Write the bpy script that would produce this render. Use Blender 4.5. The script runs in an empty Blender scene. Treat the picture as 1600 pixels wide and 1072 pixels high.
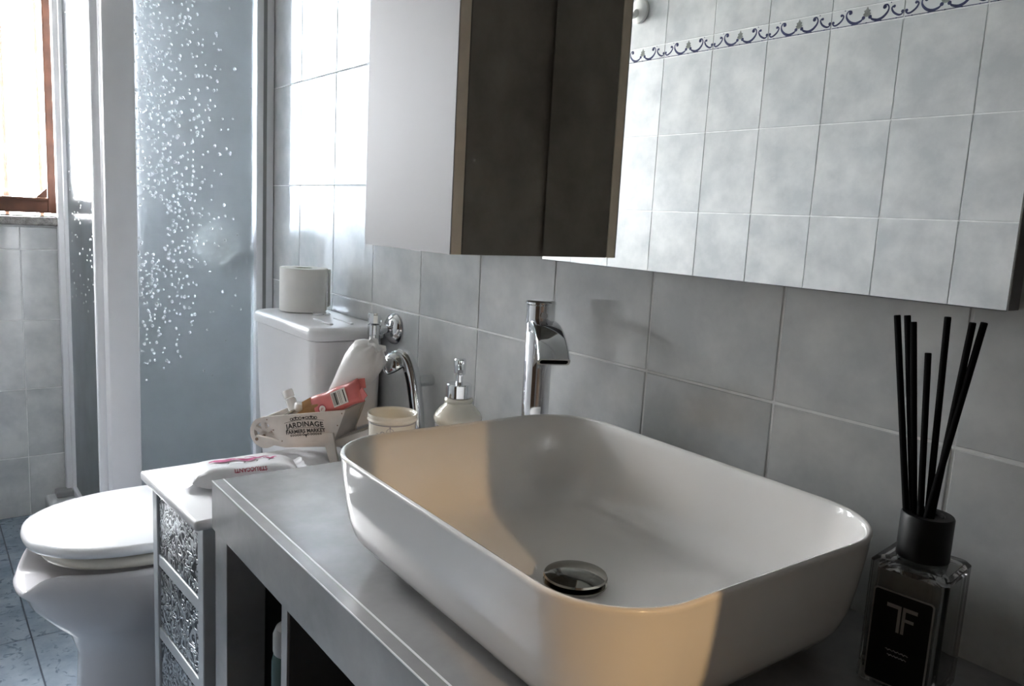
import bpy, bmesh, math, random
from mathutils import Vector, Matrix, Euler, noise
rnd = random.Random(7)
sc = bpy.context.scene
COL = sc.collection
PI = math.pi

# ------------------------------------------------------------------ camera
cam_d = bpy.data.cameras.new('camera')
cam = bpy.data.objects.new('camera', cam_d); COL.objects.link(cam)
cam_d.sensor_width = 36.0
cam_d.lens = 36.0 * 1232.92 / 1600
cam_d.clip_start = 0.02
YAW, PIT, ROL = 0.91386, 0.15343, 0.05457
fwd = Vector((-math.sin(YAW)*math.cos(PIT), math.cos(YAW)*math.cos(PIT), -math.sin(PIT)))
r0 = Vector((math.cos(YAW), math.sin(YAW), 0)); u0 = r0.cross(fwd)
rt = r0*math.cos(ROL) + u0*math.sin(ROL); up = -r0*math.sin(ROL) + u0*math.cos(ROL)
cm = Matrix((rt, up, -fwd)).transposed().to_4x4()
cm.translation = Vector((1.32161, -0.78793, 0.19133))
cam.matrix_world = cm
sc.camera = cam

# ------------------------------------------------------------------ light and exposure
world = bpy.data.worlds.new('daylight'); sc.world = world
world.use_nodes = True
bgn = world.node_tree.nodes['Background']
wn_ = world.node_tree.nodes; wl_ = world.node_tree.links
wtc = wn_.new('ShaderNodeTexCoord'); wsx = wn_.new('ShaderNodeSeparateXYZ'); wl_.new(wtc.outputs['Generated'], wsx.inputs[0])
wrp = wn_.new('ShaderNodeMapRange'); wrp.inputs[1].default_value = -0.04; wrp.inputs[2].default_value = 0.0; wl_.new(wsx.outputs['Z'], wrp.inputs[0])
wmx = wn_.new('ShaderNodeMix'); wmx.data_type = 'RGBA'; wl_.new(wrp.outputs[0], wmx.inputs['Factor'])
wmx.inputs['A'].default_value = (0.30, 0.31, 0.30, 1)      # ground outside
wmx.inputs['B'].default_value = (0.95, 0.975, 1.0, 1)      # bright overcast sky
wl_.new(wmx.outputs['Result'], bgn.inputs['Color'])
bgn.inputs['Strength'].default_value = 66.0
por = bpy.data.lights.new('window_portal', 'AREA'); por.shape = 'RECTANGLE'
por.size = 0.70; por.size_y = 1.14
por.cycles.is_portal = True
po = bpy.data.objects.new('window_portal', por); COL.objects.link(po)
po.location = (-2.16, -0.71, 0.69); po.rotation_euler = (0, -PI/2, 0)
LAMP_POS = Vector((2.90, -0.845, 0.72)); LAMP_W = 56000.0
vs = sc.view_settings
vs.view_transform = 'Standard'; vs.look = 'None'; vs.gamma = 1.0; vs.use_curve_mapping = False
vs.exposure = 0.2
cy = sc.cycles
cy.max_bounces = 14; cy.diffuse_bounces = 4; cy.glossy_bounces = 6; cy.transmission_bounces = 10
cy.transparent_max_bounces = 12
cy.sample_clamp_indirect = 60.0
cy.caustics_reflective = True; cy.caustics_refractive = True

# room numbers (metres; z = 0 is a tile joint of the basin wall, the floor is at ZF)
ZF, ZC = -0.97, 1.68
XL, XR = -1.92, 1.90
YO = -1.299
XS = -0.80          # shower side panel
YS = 0.45           # back of the shower recess
TH = 0.25; TW = 0.20; LIST = 0.046

# ------------------------------------------------------------------ materials
def new_mat(name):
    m = bpy.data.materials.new(name); m.use_nodes = True
    nt = m.node_tree; b = nt.nodes['Principled BSDF']
    return m, nt, b
def plain(name, col, rough=0.5, metal=0.0, spec=0.5, coat=0.0, bump=0.0, bscale=40.0, vary=0.0, vscale=8.0):
    m, nt, b = new_mat(name)
    b.inputs['Base Color'].default_value = (*col, 1); b.inputs['Roughness'].default_value = rough
    b.inputs['Metallic'].default_value = metal; b.inputs['Specular IOR Level'].default_value = spec
    b.inputs['Coat Weight'].default_value = coat; b.inputs['Coat Roughness'].default_value = 0.05
    tc = nt.nodes.new('ShaderNodeTexCoord')
    if vary:
        n = nt.nodes.new('ShaderNodeTexNoise'); n.inputs['Scale'].default_value = vscale; n.inputs['Detail'].default_value = 5
        nt.links.new(tc.outputs['Object'], n.inputs['Vector'])
        mx = nt.nodes.new('ShaderNodeMix'); mx.data_type = 'RGBA'
        mx.inputs['A'].default_value = (*[max(0, c*(1-vary)) for c in col], 1)
        mx.inputs['B'].default_value = (*[min(1, c*(1+vary)) for c in col], 1)
        rp = nt.nodes.new('ShaderNodeMapRange'); rp.inputs[1].default_value = 0.32; rp.inputs[2].default_value = 0.68
        nt.links.new(n.outputs['Fac'], rp.inputs[0]); nt.links.new(rp.outputs[0], mx.inputs['Factor'])
        nt.links.new(mx.outputs['Result'], b.inputs['Base Color'])
    if bump:
        n2 = nt.nodes.new('ShaderNodeTexNoise'); n2.inputs['Scale'].default_value = bscale; n2.inputs['Detail'].default_value = 3
        nt.links.new(tc.outputs['Object'], n2.inputs['Vector'])
        bp = nt.nodes.new('ShaderNodeBump'); bp.inputs['Strength'].default_value = bump; bp.inputs['Distance'].default_value = 0.002
        nt.links.new(n2.outputs['Fac'], bp.inputs['Height']); nt.links.new(bp.outputs['Normal'], b.inputs['Normal'])
    return m
def cloudy(name, c1, c2, rough, scale=9.0, detail=6.0, contrast=(0.36, 0.66), specks=None, wav=0.05, coat=0.0, wscale=6.0, spec=0.5):
    """mottled ceramic / laminate: two tones in soft clouds, each object shifted by its own random number"""
    m, nt, b = new_mat(name); N = nt.nodes; L = nt.links
    tc = N.new('ShaderNodeTexCoord'); oi = N.new('ShaderNodeObjectInfo')
    sh = N.new('ShaderNodeVectorMath'); sh.operation = 'SCALE'; sh.inputs[0].default_value = (7.3, 11.7, 5.1)
    L.new(oi.outputs['Random'], sh.inputs['Scale'])
    ad = N.new('ShaderNodeVectorMath'); ad.operation = 'ADD'
    L.new(tc.outputs['Object'], ad.inputs[0]); L.new(sh.outputs[0], ad.inputs[1])
    n = N.new('ShaderNodeTexNoise'); n.inputs['Scale'].default_value = scale; n.inputs['Detail'].default_value = detail
    n.inputs['Roughness'].default_value = 0.6
    L.new(ad.outputs[0], n.inputs['Vector'])
    rp = N.new('ShaderNodeMapRange'); rp.inputs[1].default_value = contrast[0]; rp.inputs[2].default_value = contrast[1]
    L.new(n.outputs['Fac'], rp.inputs[0])
    mx = N.new('ShaderNodeMix'); mx.data_type = 'RGBA'
    mx.inputs['A'].default_value = (*c1, 1); mx.inputs['B'].default_value = (*c2, 1)
    L.new(rp.outputs[0], mx.inputs['Factor']); out = mx.outputs['Result']
    if specks:
        n3 = N.new('ShaderNodeTexNoise'); n3.inputs['Scale'].default_value = scale*4.2; n3.inputs['Detail'].default_value = 4
        n3.inputs['Distortion'].default_value = 1.2
        L.new(ad.outputs[0], n3.inputs['Vector'])
        r3 = N.new('ShaderNodeMapRange'); r3.inputs[1].default_value = 0.56; r3.inputs[2].default_value = 0.68
        L.new(n3.outputs['Fac'], r3.inputs[0])
        m3 = N.new('ShaderNodeMix'); m3.data_type = 'RGBA'; m3.inputs['B'].default_value = (*specks, 1)
        L.new(r3.outputs[0], m3.inputs['Factor']); L.new(out, m3.inputs['A']); out = m3.outputs['Result']
    L.new(out, b.inputs['Base Color'])
    b.inputs['Roughness'].default_value = rough; b.inputs['Specular IOR Level'].default_value = spec
    b.inputs['Coat Weight'].default_value = coat; b.inputs['Coat Roughness'].default_value = 0.04
    if wav:
        n2 = N.new('ShaderNodeTexNoise'); n2.inputs['Scale'].default_value = wscale; n2.inputs['Detail'].default_value = 2
        L.new(ad.outputs[0], n2.inputs['Vector'])
        bp = N.new('ShaderNodeBump'); bp.inputs['Strength'].default_value = wav; bp.inputs['Distance'].default_value = 0.01
        L.new(n2.outputs['Fac'], bp.inputs['Height']); L.new(bp.outputs['Normal'], b.inputs['Normal'])
    return m

M = {}
M['tile'] = cloudy('glazed_wall_tile', (0.53, 0.545, 0.55), (0.70, 0.70, 0.69), 0.11, coat=0.6, scale=10, wav=0.06, wscale=7)
M['border_tile'] = cloudy('border_tile_glaze', (0.64, 0.65, 0.645), (0.71, 0.71, 0.70), 0.16, scale=9, wav=0.04)
M['grout'] = plain('tile_grout', (0.80, 0.80, 0.79), 0.9, vary=0.12, vscale=20)
M['floor_tile'] = cloudy('blue_marbled_floor_tile', (0.17, 0.22, 0.28), (0.29, 0.35, 0.42), 0.22, scale=8, specks=(0.11, 0.15, 0.20), wav=0.03)
M['floor_grout'] = plain('floor_grout', (0.06, 0.075, 0.10), 0.9, vary=0.2, vscale=15)
M['plaster'] = plain('white_plaster', (0.55, 0.55, 0.54), 0.9, bump=0.05, vary=0.03)
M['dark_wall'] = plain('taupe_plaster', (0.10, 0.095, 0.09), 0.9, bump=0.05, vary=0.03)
M['hall_plaster'] = plain('hall_plaster', (0.20, 0.18, 0.15), 0.9, bump=0.05, vary=0.03)
M['ceramic'] = plain('white_glazed_ceramic', (0.80, 0.785, 0.76), 0.09, coat=0.35, vary=0.015, vscale=3)
M['toilet_ceramic'] = plain('toilet_ceramic', (0.64, 0.63, 0.65), 0.10, coat=0.3, vary=0.015, vscale=3)
M['tank_plastic'] = plain('cistern_plastic', (0.80, 0.79, 0.80), 0.28, vary=0.02, vscale=4)
M['lid_plastic'] = plain('toilet_lid_plastic', (0.86, 0.87, 0.89), 0.14, coat=0.2, vary=0.01)
M['seat_plastic'] = plain('toilet_seat_plastic', (0.78, 0.74, 0.66), 0.25, vary=0.02)
M['chrome'] = plain('polished_chrome', (0.74, 0.75, 0.77), 0.07, 1.0, bump=0.01, bscale=8)
M['dark_chrome'] = plain('dark_reflective_chrome', (0.33, 0.32, 0.29), 0.08, 1.0, vary=0.08, vscale=12)
M['mouth_shade'] = plain('painted_mouth_shade', (0.012, 0.012, 0.012), 0.8, vary=0.1)
M['mirror'] = plain('mirror_silver', (0.93, 0.945, 0.94), 0.0, 1.0)
M['mirror_edge'] = plain('mirror_edge_dark', (0.10, 0.10, 0.105), 0.35, vary=0.1)
M['concrete'] = cloudy('grey_concrete_laminate', (0.21, 0.21, 0.215), (0.38, 0.375, 0.375), 0.26, scale=5.5, contrast=(0.3, 0.72), wav=0.02, wscale=30)
M['dark_laminate'] = cloudy('dark_brown_grey_laminate', (0.16, 0.145, 0.122), (0.31, 0.285, 0.245), 0.42, scale=7, contrast=(0.3, 0.7), wav=0.02, wscale=30)
M['beige_edge'] = plain('beige_wood_edge_band', (0.86, 0.75, 0.60), 0.5, vary=0.08, vscale=25)
M['cab_white'] = plain('pale_grey_lacquer', (0.37, 0.37, 0.37), 0.5, spec=0.25, vary=0.015, vscale=2.5)
M['edge_highlight'] = plain('painted_edge_highlight', (0.80, 0.80, 0.82), 0.3, vary=0.03)  # pale paint for the highlights drawn along the counter edge
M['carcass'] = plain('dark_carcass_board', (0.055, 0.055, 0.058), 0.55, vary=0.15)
M['white_paint'] = plain('white_painted_wood', (0.80, 0.80, 0.81), 0.30, bump=0.03, vary=0.02)
M['grey_paint'] = plain('silver_grey_painted_wood', (0.52, 0.55, 0.58), 0.35, bump=0.04, vary=0.05)
M['paper'] = plain('toilet_paper', (0.88, 0.865, 0.83), 0.95, bump=0.25, bscale=220, vary=0.03, vscale=30)
M['cardboard'] = plain('grey_cardboard', (0.32, 0.28, 0.24), 0.9, vary=0.1)
M['bar_wood'] = plain('whitewashed_wood', (0.56, 0.50, 0.45), 0.75, bump=0.2, bscale=60, vary=0.10, vscale=22)
M['print_black'] = plain('black_print', (0.018, 0.016, 0.015), 0.7, vary=0.2)
M['bag'] = plain('white_soft_plastic_bag', (0.84, 0.82, 0.81), 0.28, bump=0.35, bscale=35, vary=0.03, vscale=10)
M['pink'] = plain('coral_pink_foil', (0.62, 0.17, 0.16), 0.32, bump=0.3, bscale=50, vary=0.22, vscale=20)
M['white_label'] = plain('white_label_print', (0.78, 0.75, 0.71), 0.6, vary=0.04)
M['kraft'] = plain('brown_kraft_paper', (0.40, 0.23, 0.10), 0.7, bump=0.2, bscale=40, vary=0.15, vscale=30)
M['clear_white'] = plain('milky_plastic', (0.80, 0.79, 0.78), 0.22, vary=0.03)
M['grey_card'] = plain('grey_card', (0.42, 0.40, 0.36), 0.6, vary=0.08)
M['wipes'] = plain('white_foil_pack', (0.80, 0.80, 0.82), 0.30, bump=0.5, bscale=22, vary=0.03, vscale=14)
M['magenta'] = plain('magenta_print', (0.55, 0.07, 0.22), 0.4, vary=0.45, vscale=45)
M['red_print'] = plain('dark_red_print', (0.36, 0.05, 0.09), 0.5, vary=0.2)
M['grey_print'] = plain('grey_print', (0.30, 0.28, 0.30), 0.6, vary=0.2)
M['cream'] = plain('cream_glazed_ceramic', (0.74, 0.70, 0.61), 0.10, coat=0.4, vary=0.02)
M['blue_print'] = plain('dark_blue_glaze_print', (0.055, 0.060, 0.12), 0.18, vary=0.35, vscale=60)
M['leaf_print'] = plain('grey_leaf_glaze_print', (0.24, 0.25, 0.23), 0.18, vary=0.25, vscale=60)
M['black_plastic'] = plain('black_matte_plastic', (0.006, 0.006, 0.006), 0.45, spec=0.2, vary=0.1)
M['reed'] = plain('black_reed', (0.004, 0.004, 0.004), 0.9, spec=0.1, vary=0.15)
M['silver_print'] = plain('silver_print', (0.30, 0.29, 0.28), 0.4, 0.3, vary=0.1)
M['profile'] = plain('white_aluminium_profile', (0.86, 0.86, 0.88), 0.30, vary=0.02)
M['tray'] = plain('white_shower_tray', (0.78, 0.79, 0.80), 0.2, vary=0.02)
M['window_wood'] = plain('brown_window_wood', (0.16, 0.060, 0.030), 0.45, bump=0.1, vary=0.3, vscale=14)
M['granite'] = cloudy('speckled_granite', (0.20, 0.18, 0.17), (0.42, 0.39, 0.36), 0.3, scale=60, specks=(0.06, 0.05, 0.05), wav=0)
M['iron'] = plain('rusty_iron_bar', (0.20, 0.13, 0.09), 0.7, vary=0.3, vscale=30)
M['hook_white'] = plain('white_hook_plastic', (0.80, 0.80, 0.77), 0.25, vary=0.02)
M['pouf'] = plain('white_mesh_pouf', (0.82, 0.82, 0.80), 0.9, bump=0.8, bscale=60, vary=0.08, vscale=30)
def pouf_mat():
    m = M['pouf']; nt = m.node_tree; b = nt.nodes['Principled BSDF']; o = nt.nodes['Material Output']
    tl = nt.nodes.new('ShaderNodeBsdfTranslucent'); tl.inputs['Color'].default_value = (0.95, 0.95, 0.93, 1)
    mx = nt.nodes.new('ShaderNodeMixShader'); mx.inputs[0].default_value = 0.5
    nt.links.new(b.outputs[0], mx.inputs[1]); nt.links.new(tl.outputs[0], mx.inputs[2]); nt.links.new(mx.outputs[0], o.inputs[0])
pouf_mat()
M['can_green'] = plain('dark_green_can', (0.015, 0.05, 0.045), 0.3, vary=0.2)
M['can_cap'] = plain('grey_white_cap', (0.30, 0.30, 0.30), 0.4, vary=0.05)
M['door_wood'] = plain('brown_door_frame', (0.10, 0.06, 0.035), 0.5, bump=0.1, vary=0.2)
M['brass'] = plain('brass_plate', (0.50, 0.36, 0.16), 0.3, 1.0, vary=0.1)

def tin_mat():
    m, nt, b = new_mat('embossed_tin_scrollwork'); N = nt.nodes; L = nt.links
    tc = N.new('ShaderNodeTexCoord')
    n = N.new('ShaderNodeTexNoise'); n.inputs['Scale'].default_value = 34; n.inputs['Detail'].default_value = 1; n.inputs['Distortion'].default_value = 2.2
    L.new(tc.outputs['Object'], n.inputs['Vector'])
    mu = N.new('ShaderNodeMath'); mu.operation = 'MULTIPLY'; mu.inputs[1].default_value = 26
    L.new(n.outputs['Fac'], mu.inputs[0])
    si = N.new('ShaderNodeMath'); si.operation = 'SINE'; L.new(mu.outputs[0], si.inputs[0])
    rp = N.new('ShaderNodeMapRange'); rp.inputs[1].default_value = -0.5; rp.inputs[2].default_value = 0.5
    L.new(si.outputs[0], rp.inputs[0])
    mx = N.new('ShaderNodeMix'); mx.data_type = 'RGBA'; mx.inputs['A'].default_value = (0.03, 0.034, 0.04, 1); mx.inputs['B'].default_value = (0.62, 0.64, 0.66, 1)
    L.new(rp.outputs[0], mx.inputs['Factor']); L.new(mx.outputs['Result'], b.inputs['Base Color'])
    b.inputs['Metallic'].default_value = 0.75; b.inputs['Roughness'].default_value = 0.30
    bp = N.new('ShaderNodeBump'); bp.inputs['Strength'].default_value = 0.9; bp.inputs['Distance'].default_value = 0.003
    L.new(rp.outputs[0], bp.inputs['Height']); L.new(bp.outputs['Normal'], b.inputs['Normal'])
    return m
M['tin'] = tin_mat()

def frosted_mat(name, scatter):
    m = bpy.data.materials.new(name); m.use_nodes = True; nt = m.node_tree; nt.nodes.clear(); N = nt.nodes; L = nt.links
    out = N.new('ShaderNodeOutputMaterial')
    tr = N.new('ShaderNodeBsdfTransparent'); tr.inputs['Color'].default_value = (0.90, 0.93, 0.95, 1)
    rf = N.new('ShaderNodeBsdfRefraction'); rf.inputs['Color'].default_value = (0.90, 0.93, 0.955, 1); rf.inputs['IOR'].default_value = 1.12; rf.inputs['Roughness'].default_value = 0.42
    tl = N.new('ShaderNodeBsdfTranslucent'); tl.inputs['Color'].default_value = (0.80, 0.86, 0.92, 1)
    gl = N.new('ShaderNodeBsdfGlossy'); gl.inputs['Roughness'].default_value = 0.12
    tc = N.new('ShaderNodeTexCoord')
    n = N.new('ShaderNodeTexNoise'); n.inputs['Scale'].default_value = 6; n.inputs['Detail'].default_value = 5
    L.new(tc.outputs['Object'], n.inputs['Vector'])
    rp = N.new('ShaderNodeMapRange'); rp.inputs[1].default_value = 0.3; rp.inputs[2].default_value = 0.7; rp.inputs[3].default_value = 0.10; rp.inputs[4].default_value = 0.25
    L.new(n.outputs['Fac'], rp.inputs[0])
    n2 = N.new('ShaderNodeTexNoise'); n2.inputs['Scale'].default_value = 120; n2.inputs['Detail'].default_value = 2
    L.new(tc.outputs['Object'], n2.inputs['Vector'])
    bp = N.new('ShaderNodeBump'); bp.inputs['Strength'].default_value = 0.15; bp.inputs['Distance'].default_value = 0.002
    L.new(n2.outputs['Fac'], bp.inputs['Height']); L.new(bp.outputs['Normal'], gl.inputs['Normal'])
    r2 = N.new('ShaderNodeBsdfRefraction'); r2.inputs['Color'].default_value = (0.90, 0.93, 0.96, 1); r2.inputs['IOR'].default_value = 1.5; r2.inputs['Roughness'].default_value = 0.72
    m0 = N.new('ShaderNodeMixShader'); m0.inputs[0].default_value = 0.06; L.new(r2.outputs[0], m0.inputs[1]); L.new(tl.outputs[0], m0.inputs[2])
    m1 = N.new('ShaderNodeMixShader'); m1.inputs[0].default_value = scatter; L.new(rf.outputs[0], m1.inputs[1]); L.new(m0.outputs[0], m1.inputs[2])
    m2 = N.new('ShaderNodeMixShader'); L.new(rp.outputs[0], m2.inputs[0]); L.new(m1.outputs[0], m2.inputs[1]); L.new(tr.outputs[0], m2.inputs[2])
    lw = N.new('ShaderNodeLayerWeight'); pw = N.new('ShaderNodeMath'); pw.operation = 'POWER'; pw.inputs[1].default_value = 4.0; L.new(lw.outputs['Facing'], pw.inputs[0])
    fr = N.new('ShaderNodeMapRange'); fr.inputs[3].default_value = 0.03; fr.inputs[4].default_value = 0.45; L.new(pw.outputs[0], fr.inputs[0])
    m3 = N.new('ShaderNodeMixShader'); L.new(fr.outputs[0], m3.inputs[0]); L.new(m2.outputs[0], m3.inputs[1]); L.new(gl.outputs[0], m3.inputs[2])
    L.new(m3.outputs[0], out.inputs[0])
    return m
M['frosted'] = frosted_mat('frosted_shower_acrylic', 0.40)
M['frosted_front'] = frosted_mat('lightly_frosted_acrylic', 0.10)
def glass_mat(name, col, rough=0.0, ior=1.45):
    m, nt, b = new_mat(name)
    b.inputs['Base Color'].default_value = (*col, 1); b.inputs['Transmission Weight'].default_value = 1.0
    b.inputs['Roughness'].default_value = rough; b.inputs['IOR'].default_value = ior
    return m
def drop_mat():
    m = bpy.data.materials.new('water_bead'); m.use_nodes = True; nt = m.node_tree; nt.nodes.clear(); N = nt.nodes; L = nt.links
    out = N.new('ShaderNodeOutputMaterial'); tl = N.new('ShaderNodeBsdfTranslucent'); tl.inputs['Color'].default_value = (0.97, 0.98, 1, 1)
    rf = N.new('ShaderNodeBsdfRefraction'); rf.inputs['IOR'].default_value = 1.4; rf.inputs['Roughness'].default_value = 0.1
    gl = N.new('ShaderNodeBsdfGlossy'); gl.inputs['Roughness'].default_value = 0.05
    m1 = N.new('ShaderNodeMixShader'); m1.inputs[0].default_value = 0.65; L.new(rf.outputs[0], m1.inputs[1]); L.new(tl.outputs[0], m1.inputs[2])
    m2 = N.new('ShaderNodeMixShader'); m2.inputs[0].default_value = 0.08; L.new(m1.outputs[0], m2.inputs[1]); L.new(gl.outputs[0], m2.inputs[2])
    L.new(m2.outputs[0], out.inputs[0]); return m
M['drop'] = drop_mat()
M['bottle_glass'] = glass_mat('dimmed_clear_glass', (0.50, 0.51, 0.50), 0.01, 1.45)  # clear glass; the grey tint puts the dim light into the colour
def pane_mat():
    m = bpy.data.materials.new('window_pane_glass'); m.use_nodes = True; nt = m.node_tree; nt.nodes.clear()
    o = nt.nodes.new('ShaderNodeOutputMaterial'); t = nt.nodes.new('ShaderNodeBsdfTransparent'); g = nt.nodes.new('ShaderNodeBsdfGlossy')
    g.inputs['Roughness'].default_value = 0.02
    lw = nt.nodes.new('ShaderNodeFresnel'); lw.inputs['IOR'].default_value = 1.3
    mx = nt.nodes.new('ShaderNodeMixShader')
    nt.links.new(lw.outputs[0], mx.inputs[0]); nt.links.new(t.outputs[0], mx.inputs[1]); nt.links.new(g.outputs[0], mx.inputs[2])
    nt.links.new(mx.outputs[0], o.inputs[0]); return m
M['pane'] = pane_mat()
def glow_mat(name, col, s):
    m, nt, b = new_mat(name)
    b.inputs['Base Color'].default_value = (0.8, 0.8, 0.8, 1)
    b.inputs['Emission Color'].default_value = (*col, 1); b.inputs['Emission Strength'].default_value = s
    return m
M['lamp_glow'] = glow_mat('warm_lamp_globe', (1.0, 0.64, 0.30), LAMP_W)

# ------------------------------------------------------------------ mesh helpers
def obj(name, bm, mat, parent=None, smooth=False, loc=None, rot=None):
    bmesh.ops.recalc_face_normals(bm, faces=bm.faces)
    me = bpy.data.meshes.new(name); bm.to_mesh(me); bm.free()
    if isinstance(mat, str): mat = M[mat]
    me.materials.append(mat)
    if smooth:
        me.polygons.foreach_set('use_smooth', [True]*len(me.polygons))
        try: me.set_sharp_from_angle(angle=math.radians(smooth if smooth is not True else 40))
        except Exception: pass
    o = bpy.data.objects.new(name, me); COL.objects.link(o)
    if parent: o.parent = parent
    if loc is not None: o.location = loc
    if rot is not None: o.rotation_euler = rot
    return o
def empty(name, loc=(0, 0, 0), rot=(0, 0, 0)):
    o = bpy.data.objects.new(name, None); COL.objects.link(o); o.empty_display_size = 0.05
    o.location = loc; o.rotation_euler = rot
    return o
def tag(o, label=None, cat=None, group=None, kind=None):
    if label: o['label'] = label
    if cat: o['category'] = cat
    if group: o['group'] = group
    if kind: o['kind'] = kind
    return o
def struct(o): o['kind'] = 'structure'; return o
def nb(): return bmesh.new()
def box(bm, x0, x1, y0, y1, z0, z1, bev=0.0, seg=2):
    vsn = [bm.verts.new(p) for p in ((x0,y0,z0),(x1,y0,z0),(x1,y1,z0),(x0,y1,z0),(x0,y0,z1),(x1,y0,z1),(x1,y1,z1),(x0,y1,z1))]
    fs = [bm.faces.new([vsn[i] for i in f]) for f in ((0,3,2,1),(4,5,6,7),(0,1,5,4),(1,2,6,5),(2,3,7,6),(3,0,4,7))]
    if bev:
        es = list({e for f in fs for e in f.edges})
        bmesh.ops.bevel(bm, geom=es, offset=bev, segments=seg, profile=0.5, affect='EDGES')
    return bm
def bx(*a, **k): return box(nb(), *a, **k)
def loft(bm, rings, cap0=True, cap1=True, close=True):
    R = [[bm.verts.new(p) for p in r] for r in rings]
    n = len(R[0])
    for a, b in zip(R, R[1:]):
        for i in range(n if close else n-1):
            j = (i+1) % n
            try: bm.faces.new((a[i], a[j], b[j], b[i]))
            except ValueError: pass
    def cap(r):
        c = bm.verts.new(sum((v.co for v in r), Vector())/len(r))
        for i in range(n): bm.faces.new((r[i], r[(i+1) % n], c))
    if cap0: cap(R[0])
    if cap1: cap(R[-1])
    return bm
def lathe(bm, prof, n=32, c=(0, 0, 0), cap0=True, cap1=True):
    rings = [[(c[0]+r*math.cos(2*PI*i/n), c[1]+r*math.sin(2*PI*i/n), c[2]+z) for i in range(n)] for r, z in prof]
    return loft(bm, rings, cap0, cap1)
def catmull(pts, k=8):
    P = [Vector(p) for p in pts]; P = [P[0]*2-P[1]] + P + [P[-1]*2-P[-2]]; out = []
    for i in range(1, len(P)-2):
        for s in range(k):
            t = s/k; a, b, c, d = P[i-1], P[i], P[i+1], P[i+2]
            out.append(0.5*((2*b)+(c-a)*t+(2*a-5*b+4*c-d)*t*t+(3*b-a-3*c+d)*t**3))
    out.append(P[-2]); return out
def tube(bm, pts, rad, n=12, up=None, cap=True):
    pts = [Vector(p) for p in pts]; m = len(pts); rings = []; prev = None
    for i, p in enumerate(pts):
        t = (pts[min(i+1, m-1)] - pts[max(i-1, 0)]).normalized()
        if prev is None:
            a = Vector((0, 0, 1)) if abs(t.z) < 0.9 else Vector((1, 0, 0)); prev = t.cross(a).normalized()
        u = (prev - t*prev.dot(t)).normalized(); v = t.cross(u); prev = u
        r = rad(i/(m-1)) if callable(rad) else (rad[i] if isinstance(rad, (list, tuple)) else rad)
        rings.append([p + u*r*math.cos(2*PI*k/n) + v*r*math.sin(2*PI*k/n) for k in range(n)])
    return loft(bm, rings, cap, cap)
def rrect(cx, cy, a, b, r, z, n=8, rot=0.0):
    out = []; c_, s_ = math.cos(rot), math.sin(rot); r = min(r, a-1e-4, b-1e-4)
    for q, (sx, sy) in enumerate(((1, 1), (-1, 1), (-1, -1), (1, -1))):
        for i in range(n+1):
            t = PI/2*(q + i/n)
            x = sx*(a-r) + r*math.cos(t); y = sy*(b-r) + r*math.sin(t)
            out.append((cx + x*c_ - y*s_, cy + x*s_ + y*c_, z))
    return out
def prism(bm, poly, origin, ux, uy, thick):
    """polygon in (ux, uy) pushed thick along ux x uy"""
    o = Vector(origin); ux = Vector(ux); uy = Vector(uy); nz = ux.cross(uy).normalized()
    a = [bm.verts.new(o + ux*p[0] + uy*p[1]) for p in poly]; b = [bm.verts.new(o + ux*p[0] + uy*p[1] + nz*thick) for p in poly]
    bm.faces.new(list(reversed(a))); bm.faces.new(b)
    for i in range(len(a)):
        j = (i+1) % len(a); bm.faces.new((a[i], a[j], b[j], b[i]))
    return bm
def ribbon(bm, pts, wid, thick=0.0003):
    """flat painted stroke in the local xy plane"""
    P = [Vector((p[0], p[1], 0)) for p in pts]; m = len(P); prev = None
    for i, p in enumerate(P):
        t = (P[min(i+1, m-1)] - P[max(i-1, 0)])
        t = t.normalized() if t.length > 1e-9 else Vector((1, 0, 0))
        nn = Vector((-t.y, t.x, 0)); w = wid(i/(m-1)) if callable(wid) else wid
        a = bm.verts.new(p + nn*w/2 + Vector((0, 0, thick))); b = bm.verts.new(p - nn*w/2 + Vector((0, 0, thick)))
        if prev: bm.faces.new((prev[1], b, a, prev[0]))
        prev = (a, b)
def dot(bm, x, y, r, thick=0.0003, n=10, sx=1.0, sy=1.0):
    bm.faces.new([bm.verts.new((x + r*sx*math.cos(2*PI*i/n), y + r*sy*math.sin(2*PI*i/n), thick)) for i in range(n)])
def text_bm(body, size, spacing=1.0, offset=0.0, bend=0.0, xs=1.0, flip=False):
    cu = bpy.data.curves.new('t', 'FONT'); cu.body = body; cu.size = size; cu.align_x = 'CENTER'; cu.align_y = 'CENTER'
    cu.space_character = spacing; cu.offset = offset; cu.resolution_u = 3
    t = bpy.data.objects.new('t', cu); COL.objects.link(t)
    dg = bpy.context.evaluated_depsgraph_get(); me = bpy.data.meshes.new_from_object(t.evaluated_get(dg))
    bm = nb(); bm.from_mesh(me)
    bpy.data.objects.remove(t); bpy.data.curves.remove(cu); bpy.data.meshes.remove(me)
    for v in bm.verts:
        v.co.x *= xs; v.co.y -= bend*v.co.x*v.co.x; v.co.z = 0.0003
        if flip: v.co.x *= -1; v.co.y *= -1
    return bm
def join_bm(a, b, mat=None):
    if mat is not None: bmesh.ops.transform(b, matrix=mat, verts=b.verts)
    me = bpy.data.meshes.new('j'); b.to_mesh(me); b.free(); a.from_mesh(me); bpy.data.meshes.remove(me)
    return a
def frame_obj(o, origin, ux, uy):
    ux = Vector(ux).normalized(); uy = Vector(uy).normalized(); nz = ux.cross(uy)
    m = Matrix((ux, uy, nz)).transposed().to_4x4(); m.translation = Vector(origin); o.matrix_local = m
    return o

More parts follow.
